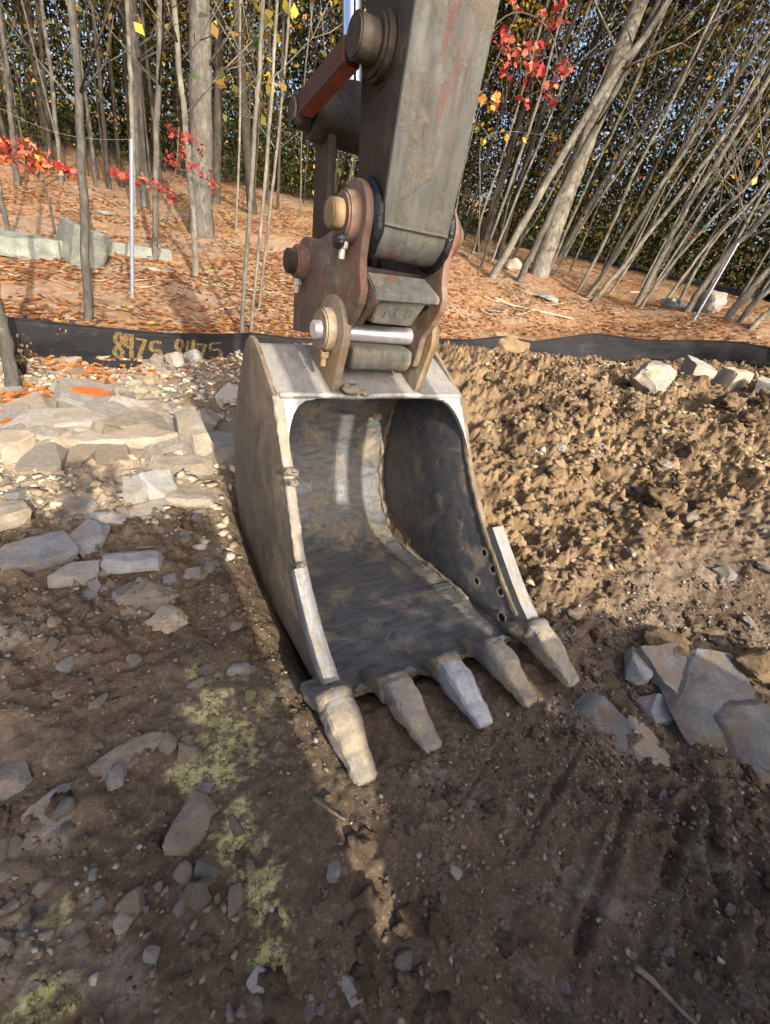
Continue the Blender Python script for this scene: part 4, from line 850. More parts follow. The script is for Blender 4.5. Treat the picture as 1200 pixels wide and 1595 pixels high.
def gravel(n, poly, smin, smax, name, label, m, zone=None, pw=2.5):
    Vs, Fs, off = [], [], 0; base = []
    for k in range(8):
        bm = bmesh.new(); r = random.Random(500+k)
        for q in range(9):
            a = r.uniform(0, 6.28); z = r.uniform(-1, 1); c = sqrt(1-z*z); bm.verts.new((c*cos(a)*r.uniform(.8, 1.2), c*sin(a)*r.uniform(.6, 1), z*.7))
        ch = bmesh.ops.convex_hull(bm, input=bm.verts); bmesh.ops.delete(bm, geom=[g for g in ch['geom_interior'] if isinstance(g, bmesh.types.BMVert)], context='VERTS')
        bmesh.ops.triangulate(bm, faces=bm.faces[:]); bm.verts.index_update(); base.append((np.array([v.co[:] for v in bm.verts]), np.array([[v.index for v in f.verts] for f in bm.faces]))); bm.free()
    x = rng.uniform(poly[0], poly[2], n*3); y = rng.uniform(poly[1], poly[3], n*3)
    u, v, f_, sp, ru = zones(x, y); ok = ~((np.abs(u) < .62) & (v > -.05) & (v < 2.0)) & (f_ < .4)
    dens = vn(x*1.5, y*1.5, 91)+.5*vn(x*4, y*4, 92)+.5
    if zone == 'spoil': ok &= sp > .5
    if zone == 'near': ok &= sp < .4
    ok &= dens > rng.uniform(0, .9, len(x)); x = x[ok][:n]; y = y[ok][:n]; z = height(x, y)
    s = smin+(smax-smin)*rng.random(len(x))**pw
    for i in range(len(x)):
        b, f = base[i % 8]; a = rng.uniform(0, 6.28); ca, sa = cos(a), sin(a); q = b*s[i]*np.array([1, 1, rng.uniform(.5, 1)])
        q = np.c_[q[:, 0]*ca-q[:, 1]*sa+x[i], q[:, 0]*sa+q[:, 1]*ca+y[i], q[:, 2]+z[i]+s[i]*.15]; Vs.append(q); Fs.append(f+off); off += len(b)
    o = me_obj(name, np_mesh(name, np.concatenate(Vs), np.concatenate(Fs)), m, smooth=False); return tag(o, label, kind='stuff')
def m_gravel(c):
    def f(n, b, o):
        g = n.new('ShaderNodeNewGeometry'); v = n.co('Object')
        n.lk(n.mix(n.ramp(n.noise(v, 60, 5), [(.4, 0), (.7, .5)]), n.ramp(g.outputs['Random Per Island'], c), (.20, .155, .11)), b.inputs['Base Color']); b.inputs['Roughness'].default_value = .9
        n.lk(n.bump(n.noise(v, 90, 6), .5, .006), b.inputs['Normal'])
    return f
M['gravel'] = mat('mixed_gravel', m_gravel([(0, (.10, .075, .05)), (.4, (.19, .15, .11)), (.7, (.27, .25, .22)), (.9, (.31, .30, .29)), (1, (.44, .42, .37))]))
M['wetcrumb'] = mat('moist_crumb', m_gravel([(0, (.05, .034, .021)), (.5, (.125, .091, .06)), (.92, (.22, .17, .12)), (1, (.42, .37, .30))]))
M['crumb'] = mat('dirt_crumb', m_gravel([(0, (.06, .038, .02)), (.5, (.17, .118, .067)), (.93, (.28, .21, .13)), (1, (.42, .36, .27))]))
M['chip'] = mat('tan_chips', m_gravel([(0, (.22, .175, .125)), (.5, (.34, .285, .21)), (.85, (.43, .375, .30)), (1, (.32, .32, .31))]))
gravel(15000, (-1.9, -.05, 2.3, 2.4), .002, .016, 'dirt_crumbs', 'crumbled brown soil strewn over the shaded foreground', M['wetcrumb'], 'near', 3)
gravel(1700, (-2.2, -.05, 2.5, 2.6), .003, .018, 'gravel', 'fine grey gravel scattered over the shaded dirt', M['gravel'], 'near')
gravel(12000, (.75, 1.3, 6.8, 8.2), .004, .05, 'soil_crumbs', 'broken brown soil crumbs covering the dirt bank', M['crumb'], 'spoil', 4)
gravel(5500, (-4.6, 1.9, -.7, 5.6), .005, .055, 'stone_chips', 'tan stone chips spread below the fence', M['chip'], None)

def clods(n, poly, smin, smax, name, label, m, sub_, pw, near=False):
    base = []
    from mathutils import noise
    for k in range(7):
        bm = bmesh.new(); bmesh.ops.create_icosphere(bm, subdivisions=sub_, radius=1)
        for v_ in bm.verts:
            p = v_.co.copy(); o_ = Vector((k*5, 1, 2)); t = 1+.7*noise.noise(p*1.5+o_)+.5*noise.noise(p*3.4+o_*2)
            if sub_ > 2: t += .38*abs(noise.noise(p*7+o_))+.30*noise.noise(p*14+o_)
            v_.co = p*max(.3, t)+noise.noise_vector(p*4+o_)*.18
        bm.verts.index_update(); base.append((np.array([v.co[:] for v in bm.verts]), np.array([[v.index for v in f.verts] for f in bm.faces]))); bm.free()
    x = rng.uniform(poly[0], poly[2], n*6); y = rng.uniform(poly[1], poly[3], n*6); u, v, f_, sp, ru = zones(x, y); d = vn(x*1.1, y*1.1, 191)+.5
    ok = ((sp < .4) & (f_ < .1) & (d*1.3-.15 > rng.random(len(x))) & ~((np.abs(u) < .66) & (v > -.12) & (v < 2.1))) if near else ((sp > .6) & (d > rng.random(len(x))) & (y < fence_y(x)-.5)); x = x[ok][:n]; y = y[ok][:n]; z = height(x, y); s_ = smin+(smax-smin)*rng.random(len(x))**pw; Vs, Fs, off = [], [], 0
    for i in range(len(x)):
        b, f = base[i % 7]; a = rng.uniform(0, 6.28); q = (b*s_[i]*np.array([1, rng.uniform(.6, 1), rng.uniform(.45, .8)])) @ np.array([[cos(a), sin(a), 0], [-sin(a), cos(a), 0], [0, 0, 1]])
        Vs.append(q+np.array([x[i], y[i], z[i]-s_[i]*.05])); Fs.append(f+off); off += len(b)
    tag(me_obj(name, np_mesh(name, np.concatenate(Vs), np.concatenate(Fs)), m, smooth=False), label, kind='stuff')
clods(1500, (.8, 1.2, 6.5, 8), .008, .035, 'soil_crumbles', 'small brown clods heaped over the dirt bank', M['crumb'], 1, 2)
M['wetearth'] = mat('moist_earth_lump', m_rock((.045, .03, .019), (.11, .079, .053), (.20, .152, .108), rust=(.08, .055, .033), mud=(.14, .103, .07), mudamt=.6))
clods(420, (-1.7, .1, 2.2, 2.3), .008, .045, 'mud_clods', 'damp brown mud clods in the shaded foreground', M['wetearth'], 3, 2.6, True)
clods(150, (.8, 1.2, 6.0, 7.6), .035, .12, 'soil_clods', 'large crumbling brown clods on the dirt bank', M['earth'], 3, 2)
# ------------------------------------------------------------------ silt fence
def fence():
    root = empty('silt_fence', tuple(fpb[6]-np.array([0, 0, .1]))); tag(root, 'sagging black silt fence with ochre painted numbers along the woodland edge', 'fence')
    L = np.r_[0, np.cumsum(np.hypot(*(np.diff(fpt[:, :2], axis=0).T)))]; S = np.arange(0, L[-1], .04); nt = 12; V = []; UV = []
    def pos(s, t):
        p = np.array([np.interp(s, L, fpt[:, k]) for k in range(3)]).T; b = np.array([np.interp(s, L, fpb[:, k]) for k in range(3)]).T
        q = b+(p-b)*np.asarray(t)[..., None]*1.0; s = np.asarray(s); t = np.asarray(t)
        d = .03*np.sin(s*2.1)*np.sin(t*3)+.02*fbm(s*3.0, t*1.5, 61, 3)+.05*fbm(s*.9, t*.6, 63, 2)
        nrm = np.stack([np.interp(s, L[:-1], np.diff(fpt[:, 1])), np.interp(s, L[:-1], -np.diff(fpt[:, 0])), np.zeros_like(s)], -1); nrm /= np.linalg.norm(nrm, axis=-1, keepdims=True)
        q = q+nrm*d[..., None]; q[..., 2] += .012*np.sin(s*4.2)*t*0+.015*fbm(s*2.5, s*0, 64, 2)*t; return q, nrm
    T = np.linspace(-.55, 1, nt); SS, TT = np.meshgrid(S, T); P, Nn = pos(SS.ravel(), TT.ravel()); idx = np.arange(len(P)).reshape(nt, len(S))
    q = np.stack([idx[:-1, :-1], idx[:-1, 1:], idx[1:, 1:], idx[1:, :-1]], -1).reshape(-1, 4); P2 = P-np.array(root.location)
    me = np_mesh('fabric', P2, q); uv = me.uv_layers.new(name='UVMap'); uvc = np.c_[SS.ravel(), TT.ravel()*.5]; uv.data.foreach_set('uv', uvc[q.ravel()].astype(np.float32).ravel())
    fo = me_obj('fabric', me, M['fabric'], root, angle=180); so = fo.modifiers.new('thick', 'SOLIDIFY'); so.thickness = .004
    # rolled top hem
    bm = bmesh.new(); pts, _ = pos(S[::3], np.ones_like(S[::3])); tube(bm, [tuple(p-np.array(root.location)) for p in pts], .009, 6); bm_obj('hem', bm, M['fabric'], root, angle=180)
    for s in np.arange(.6, L[-1], 2.4):
        p, nn = pos(np.array([s]), np.array([.5])); p = p[0]-nn[0]*.05 if nn[0][1] < 0 else p[0]+nn[0]*.05; z = h1(p[0], p[1]); top = float(np.interp(s, L, fpt[:, 2]))
        bm = bmesh.new(); box(bm, (p[0]-root.location.x, p[1]-root.location.y, (z-.2+top-.03)/2-root.location.z), (.035, .035, top-.03-z+.2), None, .004); bm_obj('stake', bm, M['wood_pale'], root)
    # sprayed numbers
    glyph = {'8': [[(.5, .5), (.15, .7), (.3, .97), (.7, .97), (.85, .7), (.5, .5), (.1, .25), (.3, 0), (.7, 0), (.9, .25), (.5, .5)]], '4': [[(.2, 1), (.12, .5), (.75, .45)], [(.8, 1), (.78, 0)]], '7': [[(.05, .95), (.9, .92), (.35, 0)]],
             '5': [[(.9, .95), (.2, .95), (.15, .55), (.7, .55), (.85, .25), (.6, .02), (.1, .05)]], '2': [[(.1, .8), (.4, 1), (.8, .8), (.6, .45), (.1, .02), (.9, .02)]]}
    def s_of(px):
        return float(np.interp(px, [f[0] for f in FEN], L))
    bmn = bmesh.new()
    for ch, x0, x1, t0, t1 in [('8', 176, 191, .05, .88), ('4', 193, 207, .05, .90), ('7', 209, 227, .08, .80), ('5', 232, 252, .05, .72), ('8', 271, 286, .10, .82), ('4', 289, 303, .10, .78), ('7', 305, 322, .0, .66), ('5', 326, 346, .05, .66)]:
        for st in glyph[ch]:
            pl = cat([(x0+(x1-x0)*a, t0+(t1-t0)*b) for a, b in st], 5) if ch in '852' else [np.array((x0+(x1-x0)*a, t0+(t1-t0)*b)) for a, b in st]
            pl2 = []
            for a, b in zip(pl[:-1], pl[1:]):
                for k in range(3): pl2.append(a+(b-a)*k/3)
            pl2.append(pl[-1]); ss = np.array([s_of(p[0]) for p in pl2]); tt = np.array([p[1] for p in pl2]); hgt = .45
            dsx = np.gradient(ss); dty = np.gradient(tt)*hgt; ln = np.hypot(dsx, dty)+1e-6; wd = .019
            rows = []
            for sg in (-1, 1):
                q, nn = pos(ss-dty/ln*wd*sg, tt+dsx/ln*wd*sg/hgt); side = np.sign((CAMP-q)@nn[0])[:, None]; rows.append(q+nn*side*.012-np.array(root.location))
            va = [bmn.verts.new(p) for p in rows[0]]; vb = [bmn.verts.new(p) for p in rows[1]]
            for k in range(len(va)-1): bmn.faces.new((va[k], va[k+1], vb[k+1], vb[k]))
    bm_obj('painted_number', bmn, M['spray'], root, angle=180)
fence()
# black scrap of fabric on the rubble
P = hit(176, 578); bm = bmesh.new(); rg = []
for k in range(12):
    a = radians(200+140*k/11); p = Vector((.26*cos(a)+0, .10*sin(a)+.08, .0)); rg.append([p+Vector((0, 0, -.03)), p+Vector((0, .006, -.03)), p+Vector((0, .012, .05+.01*sin(k))), p+Vector((0, .0, .05+.01*sin(k)))])
loft(bm, rg); o = bm_obj('plastic_scrap', bm, M['fabric']); o.location = (P[0], P[1], h1(P[0], P[1])+.03); o.rotation_euler = (0, 0, radians(25)); tag(o, 'curved black plastic scrap on the rubble below the fence', 'scrap')

# ------------------------------------------------------------------ leaves and trees
YEL = [(.50, .32, .03), (.52, .36, .05), (.40, .28, .04), (.34, .29, .05)]; GRN = [(.035, .05, .014), (.05, .068, .018), (.07, .085, .02), (.028, .04, .014)]; OLV = [(.16, .14, .03), (.22, .17, .035), (.12, .12, .03), (.28, .17, .05)]
RED = [(.34, .035, .032), (.40, .065, .05), (.44, .12, .07), (.27, .025, .03), (.46, .18, .11)]; ORG_L = [(.60, .22, .06), (.62, .33, .08), (.55, .12, .05)]
LIT = [(.40, .155, .05), (.31, .125, .05), (.42, .205, .08), (.22, .09, .045), (.36, .25, .155), (.15, .085, .055), (.44, .28, .08), (.44, .34, .235), (.33, .10, .04)]
def leaf_mesh(name, C, size, cols, flat=0., kind=4):
    n = len(C); C = np.asarray(C); d = rng.normal(size=(n, 3)); nn = rng.normal(size=(n, 3))
    if flat: nn = nn*(1-flat)+np.array([0, 0, 1.])*flat*2.2
    nn /= np.linalg.norm(nn, axis=1, keepdims=True); d -= nn*(d*nn).sum(1, keepdims=True); d /= np.linalg.norm(d, axis=1, keepdims=True); e = np.cross(nn, d)
    s = (np.asarray(size)*rng.uniform(.6, 1.3, n))[:, None]
    if kind == 3:
        V = np.stack([C-d*s*.5, C+e*s*.42+d*s*.25, C-e*s*.42+d*s*.35], 1); return np_mesh(name, V.reshape(-1, 3), np.arange(n*3).reshape(n, 3), col=cols)
    if kind == 4:
        V = np.stack([C-d*s*.5, C+e*s*.34+nn*s*.1, C+d*s*.5, C-e*s*.34+nn*s*.1], 1); F = np.arange(n*4).reshape(n, 4)
        return np_mesh(name, V.reshape(-1, 3), F, col=cols)
    out = [(-.5, 0), (-.28, .30), (-.02, .22), (.02, .48), (.22, .20), (.52, 0), (.22, -.20), (.02, -.48), (-.02, -.22), (-.28, -.30)]
    V = np.stack([C+d*s*a+e*s*b+nn*s*(.25*abs(b)-.1*a*a) for a, b in out], 1); F = np.arange(n*10).reshape(n, 10); return np_mesh(name, V.reshape(-1, 3), F, col=cols)
def pick(pal, n, jit=.25):
    c = np.array(pal)[rng.integers(0, len(pal), n)]; return np.clip(c*rng.uniform(1-jit, 1+jit, (n, 1)), 0, .9)
def mixpal(n, parts):
    w = np.array([p[1] for p in parts]); ch = rng.choice(len(parts), n, p=w/w.sum()); c = np.zeros((n, 3))
    for k, (pal, _) in enumerate(parts):
        m = ch == k; c[m] = pick(pal, m.sum())
    return c
CROWNS = []
for k in range(7):
    n = 1500; cl = rng.normal(size=(26, 3))*np.array([.95, .95, 2.0]); cc = cl[rng.integers(0, 26, n)]+rng.normal(size=(n, 3))*.33
    CROWNS.append(leaf_mesh('crown', cc, .11, mixpal(n, [[(GRN, .3), (OLV, .4), (YEL, .3)], [(YEL, .5), (OLV, .5)], [(GRN, .6), (OLV, .4)], [(OLV, .6), (ORG_L, .1), (YEL, .3)]][k % 4])))
    CROWNS[-1].materials.append(M['leaf'])
def tree(base, pts, r0, r1, bark, label, cat_='tree', group=None, name='sapling', crown=None, limbs=4, n=8, top=None, leafy=0, flare=1.35, seed=0):
    """base: world foot; pts: world points up the stem"""
    rd = random.Random(seed); root = empty(name, tuple(base)); tag(root, label, cat_, group); B = Vector(base); P = [np.array(p)-np.array(base) for p in pts]
    P = [np.array([0, 0, -.15])]+[np.array([0, 0, 0.])]+P; cp = cat(P, 6); m = len(cp)
    wob = [Vector((rd.uniform(-1, 1), rd.uniform(-1, 1), 0))*min(r0*.2, .012)*(1 if 3 < i < m-2 else 0) for i in range(m)]
    rr = [r0+(r1-r0)*(i/(m-1))**.8 for i in range(m)]
    for i in range(min(9, m)): rr[i] *= 1+(flare-1)*max(0, 1-i/8)
    bm = bmesh.new(); pp = [Vector(p)+w for p, w in zip(cp, wob)]; tube(bm, pp, rr, n)
    if r0 > .12: rough(bm, r0*.05, 5, seed); 
    tr = bm_obj('trunk', bm, bark, root, angle=180)
    if limbs:
        for k in range(limbs):
            bm = bmesh.new()
            i = rd.randint(int(m*.6), m-3); a = rd.uniform(0, 6.28); L = rd.uniform(.6, 1.8)*max(1, (pp[-1].z)/8); q = pp[i]; dr = Vector((cos(a), sin(a), rd.uniform(.4, 1.1))).normalized()
            tube(bm, [q, q+dr*L*.5+Vector((0, 0, .04*L)), q+dr*L+Vector((rd.uniform(-.2, .2), rd.uniform(-.2, .2), .18*L))], [min(rr[i]*.4, .028), min(rr[i]*.22, .016), .003], 5)
            for j in range(2):
                q2 = q+dr*L*.5+Vector((0, 0, .04*L)); d2 = (dr+Vector((rd.uniform(-1, 1), rd.uniform(-1, 1), rd.uniform(-.3, .6)))).normalized(); tube(bm, [q2, q2+d2*L*.25, q2+d2*L*.5+Vector((0, 0, .05))], [min(rr[i]*.18, .012), .006, .0025], 4)
            bm_obj('limb', bm, bark, root, angle=180)
    if crown is not None:
        o = bpy.data.objects.new('crown', CROWNS[crown % len(CROWNS)]); link(o, root); s = rd.uniform(.8, 1.25); o.scale = (s, s, s); o.location = pp[-1]+Vector((0, 0, 1.2)); o.rotation_euler = (0, 0, rd.uniform(0, 6.28))
    return root, pp
def ptree(pix, D, wpx, bark, label, ext=5.0, wtop=.75, **kw):
    """pix: points of the stem in the photo, foot first, all at horizontal distance D; grown on past the frame by ext metres"""
    b = atD(*pix[0], D); d = ray(*pix[0]); zd = float((b-CAMP)@Fv); r = wpx/FPX*zd/2*.9
    P = [atD(*p, D+.12*k) for k, p in enumerate(pix[1:], 1)]; a = P[-1]-(P[-2] if len(P) > 1 else b); a = a/np.linalg.norm(a); a = a*.6+np.array([0, 0, .4]); a /= np.linalg.norm(a)
    P.append(P[-1]+a*ext); b[2] = h1(b[0], b[1]); return tree(b, P, r, r*wtop*.7, bark, label, **kw)
PB, GB, DB = M['bark_pale'], M['bark_grey'], M['bark_dark']
ptree([(20, 600), (8, 520), (-12, 440), (-60, 200)], 4.3, 26, GB, 'grey trunk cut by the left picture edge before the fence', seed=1, limbs=2)
ptree([(137, 500), (132, 330), (122, 170), (110, 0)], 5.9, 16, GB, 'straight grey sapling standing just behind the fence at left', seed=2, crown=0)
ptree([(240, 382), (244, 200), (248, 0)], 9.2, 12, GB, 'slim grey sapling left of the big oak', seed=3, crown=1)
ptree([(305, 405), (301, 330), (287, 180), (272, 0)], 8.6, 13, PB, 'pale sapling crossing in front of the big oak', seed=4, crown=2)
ptree([(315, 366), (313, 180), (311, 0)], 11.5, 43, GB, 'big grey oak trunk behind the fence left of the arm', seed=5, crown=3, name='oak_tree', wtop=.9, n=20, limbs=6, ext=5, flare=1.5)
ptree([(376, 515), (398, 190), (410, 0)], 6.2, 9, PB, 'pale thin sapling in front of the fence left of the coupler', seed=6, crown=4, limbs=5)
ptree([(391, 517), (420, 200), (432, 0)], 6.4, 7, PB, 'thinnest pale sapling closest to the excavator arm', seed=7, limbs=5)
ptree([(368, 350), (374, 200), (374, 40)], 12, 5, PB, 'thin pale stem right of the big oak', seed=8, crown=5)
ptree([(404, 470), (424, 300), (445, 90)], 7.4, 6, PB, 'thin pale stem between the two saplings and the arm', seed=9, limbs=4)
ptree([(27, 290), (14, 150), (0, 20)], 14, 11, GB, 'grey trunk at the far left beside the woodland edge', seed=10, crown=1)
ptree([(222, 308), (212, 150), (203, 0)], 13.5, 26, GB, 'thick shaded trunk between the slim sapling and metal post', seed=11, crown=2, n=14)
ptree([(210, 322), (205, 160), (198, 0)], 12.5, 10, PB, 'slender trunk hugging the thick shaded trunk', seed=12, crown=3)
ptree([(150, 290), (140, 200), (122, 60)], 15, 7, GB, 'leaning stem behind the straight grey sapling', seed=13, crown=4)
ptree([(12, 352), (2, 310), (-18, 200)], 9, 10, GB, 'short visible stem at the left edge above the long slab', seed=14)
ptree([(97, 290), (86, 180), (70, 40)], 15, 9, GB, 'grey stem left of the leaning stem at the woodland edge', seed=15, crown=5)
ptree([(76, 235), (68, 120), (58, 0)], 17, 11, DB, 'dark trunk high at the far left', seed=16, crown=6)
rt = [((764, 442), (820, 340), (880, 236), (960, 110), (1042, 0), 11.8, 15, 'pale trunk leaning right just left of the big leaning trunk'),
      ((838, 432), (880, 310), (930, 180), (998, 0), 13, 36, 'big pale leaning trunk right of the excavator arm'),
      ((806, 448), (850, 350), (905, 240), (1000, 60), 12, 14, 'second leaning trunk overlapping the big leaning trunk'),
      ((748, 420), (790, 300), (836, 168), (860, 80), 12.5, 6, 'thin pale stem nearest the right side of the arm'),
      ((765, 412), (800, 320), (840, 224), (880, 120), 13.5, 5, 'thin stem behind the pale trunk right of the arm'),
      ((734, 404), (756, 320), (784, 240), (820, 120), 14, 5, 'faint thin stem beside the coupler'),
      ((796, 412), (815, 370), (842, 330), (900, 210), 14, 5, 'short thin stem in front of the dark green behind the trunks'),
      ((850, 436), (900, 320), (962, 190), (1010, 80), 13, 6, 'thin stem rising right of the big leaning trunk'),
      ((862, 434), (920, 330), (996, 224), (1080, 100), 13.5, 5, 'finer stem just right of the thin stem by the big trunk'),
      ((900, 456), (950, 360), (985, 276), (1060, 130), 12.3, 7, 'slim stem left of the two crossing stems'),
      ((920, 452), (990, 350), (1068, 232), (1200, 44), 12.2, 10, 'long straight pale stem leaning to the right picture edge'),
      ((924, 471), (966, 420), (1080, 276), (1164, 152), 11.8, 10, 'crooked footed stem beside the long straight pale stem'),
      ((956, 444), (1000, 380), (1048, 288), (1120, 170), 13, 5, 'thin stem behind the crooked footed stem'),
      ((996, 466), (1035, 390), (1082, 304), (1180, 150), 11.8, 12, 'double looking pale stem right of the crooked footed stem'),
      ((998, 478), (1042, 418), (1120, 330), (1205, 240), 11.4, 7, 'thin stem springing low from beside the double looking stem'),
      ((1058, 470), (1090, 410), (1124, 360), (1205, 270), 11.8, 8, 'pale stem left of the large pale woodland stone'),
      ((1068, 488), (1105, 432), (1142, 384), (1210, 312), 11.2, 14, 'stout pale trunk directly behind the right hand stake'),
      ((1045, 452), (1095, 390), (1150, 330), (1210, 264), 13, 6, 'thin shaded stem above the dark low stone'),
      ((1130, 501), (1160, 462), (1200, 418), (1260, 350), 10.8, 16, 'thick curved trunk at the right edge by the pale stone'),
      ((1153, 503), (1172, 476), (1205, 442), (1260, 380), 10.6, 14, 'curved trunk second from the right edge'),
      ((1170, 512), (1185, 496), (1206, 478), (1260, 430), 10.2, 12, 'low trunk nearest the right picture edge')]
for k, t in enumerate(rt):
    *pix, D, w, lab = t; ptree(pix, D, w, PB if k != 2 else GB, lab, seed=30+k, crown=k if k % 2 == 0 else None, limbs=4 if w < 20 else 5, name='leaning_tree', ext=4.5, n=8 if w < 20 else 18, flare=1.25)
# trees of the wood behind, nothing to tell one from another
def wood(n, a0, a1, d0, d1, lean, label, group, bark, seed):
    rd = random.Random(seed)
    for k in range(n):
        a = radians(rd.uniform(a0, a1)); D = d0+(d1-d0)*rd.random()**.8; x, y = D*cos(a), D*sin(a); z = h1(x, y); Hh = rd.uniform(6, 12); r = rd.choice([.02, .025, .025, .03, .03, .04, .05, .06, .08, .13]); l = rd.gauss(lean, .06); f = rd.gauss(0, .05)
        P = [(x+l*Hh*.33+rd.uniform(-.1, .1), y+f*Hh*.3, z+Hh*.33), (x+l*Hh*.66+rd.uniform(-.2, .2), y+f*Hh*.6, z+Hh*.66), (x+l*Hh*.95, y+f*Hh, z+Hh)]
        bk_ = rd.choice(bark); dg_ = math.degrees(a); place = ('hard by the arm on its right' if dg_ > 84 else 'behind the big leaning trunk' if dg_ > 74 else 'behind the long straight pale stem' if dg_ > 64 else 'at the right edge of the wood') if dg_ < 96 else ('just left of the arm' if dg_ < 104 else 'behind the big oak' if dg_ < 114 else 'behind the metal post' if dg_ < 124 else 'at the far left of the wood')
        lab = '%s %s trunk %s %s' % ('thread thin' if r < .035 else 'thin' if r < .055 else 'middling' if r < .1 else 'thick', {'dark_bark': 'dark', 'grey_bark': 'grey', 'pale_bark': 'pale'}[bk_.name], 'deep in the shade' if D > 21 else 'near the leafy slope', place)
        tree((x, y, z), P, r, r*.5, bk_, lab, group=group, seed=seed*100+k, crown=rd.randint(0, 6) if rd.random() < .75 else None, limbs=2, n=6 if r < .1 else 10, name='woodland_tree')
wood(120, 96, 134, 13.5, 26, .0, 'slender tree in the shaded wood behind the fence at left', 'wood left of the arm', [DB, DB, DB, GB], 5)
wood(130, 45, 96, 13.5, 26, .09, 'slender pale tree in the leaning wood at right', 'wood right of the arm', [PB, GB, DB, DB], 6)
# far wood: a mass of foliage no one could count
def far_wood():
    n = 800000; a = np.radians(rng.uniform(28, 150, n)); D = 19+6.5*rng.random(n)+np.where(rng.random(n) < .25, 8*rng.random(n), 0); x = D*np.cos(a); y = D*np.sin(a); zb = base_h(x, y)
    hgt = .2+13*rng.random(n)**1.15
    cl = 2.3*vn(x*.40+y*.03, hgt*.42+y*.05, 71)+1.2*vn(x*1.05, hgt*1.05+y*.08, 72)+.6*vn(x*2.4, hgt*2.4+y*.3, 73); low = np.exp(-hgt/3.5)
    keep = cl+.9*low+.40*sst(93, 108, np.degrees(a)) > rng.uniform(-.60, .26, n); x, y, hgt, zb, D = x[keep], y[keep], hgt[keep], zb[keep], D[keep]; m = len(x)
    cols = mixpal(m, [(GRN, .34), (OLV, .50), (YEL, .13), (ORG_L, .03)])*(.32+.85*sst(-.12, .4, vn(x*.6+3, hgt*.55+y*.6, 77)+.5*vn(x*1.7, hgt*1.7+y, 78)))[:, None]  # leaf tones dimmed clump by clump, the wood's inner shade put into colour
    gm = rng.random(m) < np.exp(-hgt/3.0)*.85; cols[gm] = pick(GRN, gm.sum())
    sz = np.where(rng.random(m) < .2, .20, .115)*(D/24)
    n2 = 70000; a = np.radians(rng.uniform(34, 140, n2)); D2 = 13.5+5*rng.random(n2); x2 = D2*np.cos(a); y2 = D2*np.sin(a); h2 = 1.2+8.5*rng.random(n2)
    k = 1.3*vn(x2*.8, h2*.9+y2*.3, 171)+.8*vn(x2*2.2, h2*2.2+y2, 172) > rng.uniform(.05, .75, n2); x2, y2, h2 = x2[k], y2[k], h2[k]
    c2 = mixpal(len(x2), [(OLV, .5), (YEL, .38), (GRN, .12)])*.85
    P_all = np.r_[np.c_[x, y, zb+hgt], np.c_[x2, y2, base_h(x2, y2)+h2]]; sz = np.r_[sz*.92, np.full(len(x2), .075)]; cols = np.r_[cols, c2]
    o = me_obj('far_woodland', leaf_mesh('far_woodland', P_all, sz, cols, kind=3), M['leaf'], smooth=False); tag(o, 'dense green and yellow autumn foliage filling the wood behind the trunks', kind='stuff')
far_wood()
def red_spray(name, label, stem, D, clumps, wpx, seed, pal=RED, size=.085, per=26, cat_='red sapling'):
    b = atD(*stem[0], D); b0 = b.copy(); root = empty(name, tuple(b)); tag(root, label, cat_); rd = random.Random(seed); zd = float((b-CAMP)@Fv)
    bm = bmesh.new(); pts = [atD(*p, D+.05*k)-b for k, p in enumerate(stem)]; r = wpx/FPX*zd/2; cp = cat(pts, 4); tube(bm, cp, [r*(1-.65*i/len(cp)) for i in range(len(cp))], 6)
    C = []
    for px, py, rp in clumps:
        q = atD(px, py, D+rd.uniform(-.1, .3))-b; k = min(range(len(cp)), key=lambda i: np.linalg.norm(cp[i]-q)); tube(bm, [cp[k], (cp[k]+q)/2+np.array([0, 0, .03]), q], [r*.4, r*.3, .003], 5)
        C.append(q+rng.normal(size=(int(per*(rp/14)**1.5), 3))*rp/FPX*zd*.42)
    bm_obj('stem', bm, GB, root, angle=180); C = np.concatenate(C); lf = me_obj('leaves', leaf_mesh('leaves', C, size, pick(pal, len(C)), flat=.3, kind=10), M['leaf'], root, smooth=False); return root
red_spray('maple_sapling', 'young maple with red and orange leaves at the far left', [(86, 365), (76, 310), (58, 275), (20, 245), (-10, 225)], 7.5,
          [(5, 222, 14), (20, 235, 16), (38, 218, 11), (45, 238, 16), (60, 245, 16), (72, 258, 12), (85, 258, 12), (102, 266, 12), (118, 270, 10), (10, 245, 13), (-10, 235, 14), (48, 252, 10)], 4, 1, RED+ORG_L, .08, 20)
red_spray('maple_sapling', 'young red leaved maple standing in front of the big oak', [(260, 345), (268, 300), (276, 250), (278, 205)], 8.2,
          [(268, 206, 9), (282, 210, 9), (300, 216, 10), (312, 232, 9), (280, 226, 9), (262, 248, 11), (278, 258, 9), (302, 258, 9), (316, 270, 10), (330, 284, 9), (334, 298, 8), (290, 240, 7)], 3, 2, RED, .07, 20)
red_spray('maple_sapling', 'low red leaved maple shoot beside the metal post', [(258, 350), (262, 320), (240, 290), (205, 272)], 8.0,
          [(180, 270, 8), (192, 271, 9), (205, 278, 9), (222, 278, 9), (236, 284, 9), (250, 290, 9), (262, 300, 9), (270, 305, 7), (215, 285, 7)], 3, 3, RED, .07, 20)
red_spray('maple_tree', 'tall slim maple with red leaves hanging right of the stick', [(672, 500), (690, 380), (715, 200), (752, 70), (800, 20), (850, 40), (868, 90), (858, 140)], 6.6,
          [(785, 60, 14), (795, 88, 14), (788, 110, 10), (820, 78, 12), (832, 100, 14), (828, 118, 12), (855, 30, 12), (868, 40, 10), (845, 20, 10), (880, 112, 13), (874, 104, 10), (850, 140, 10), (815, 155, 10), (860, 160, 7), (790, 70, 10), (842, 68, 9), (800, 8, 9), (870, 12, 9)], 3, 4, RED, .075, 15, 'maple')
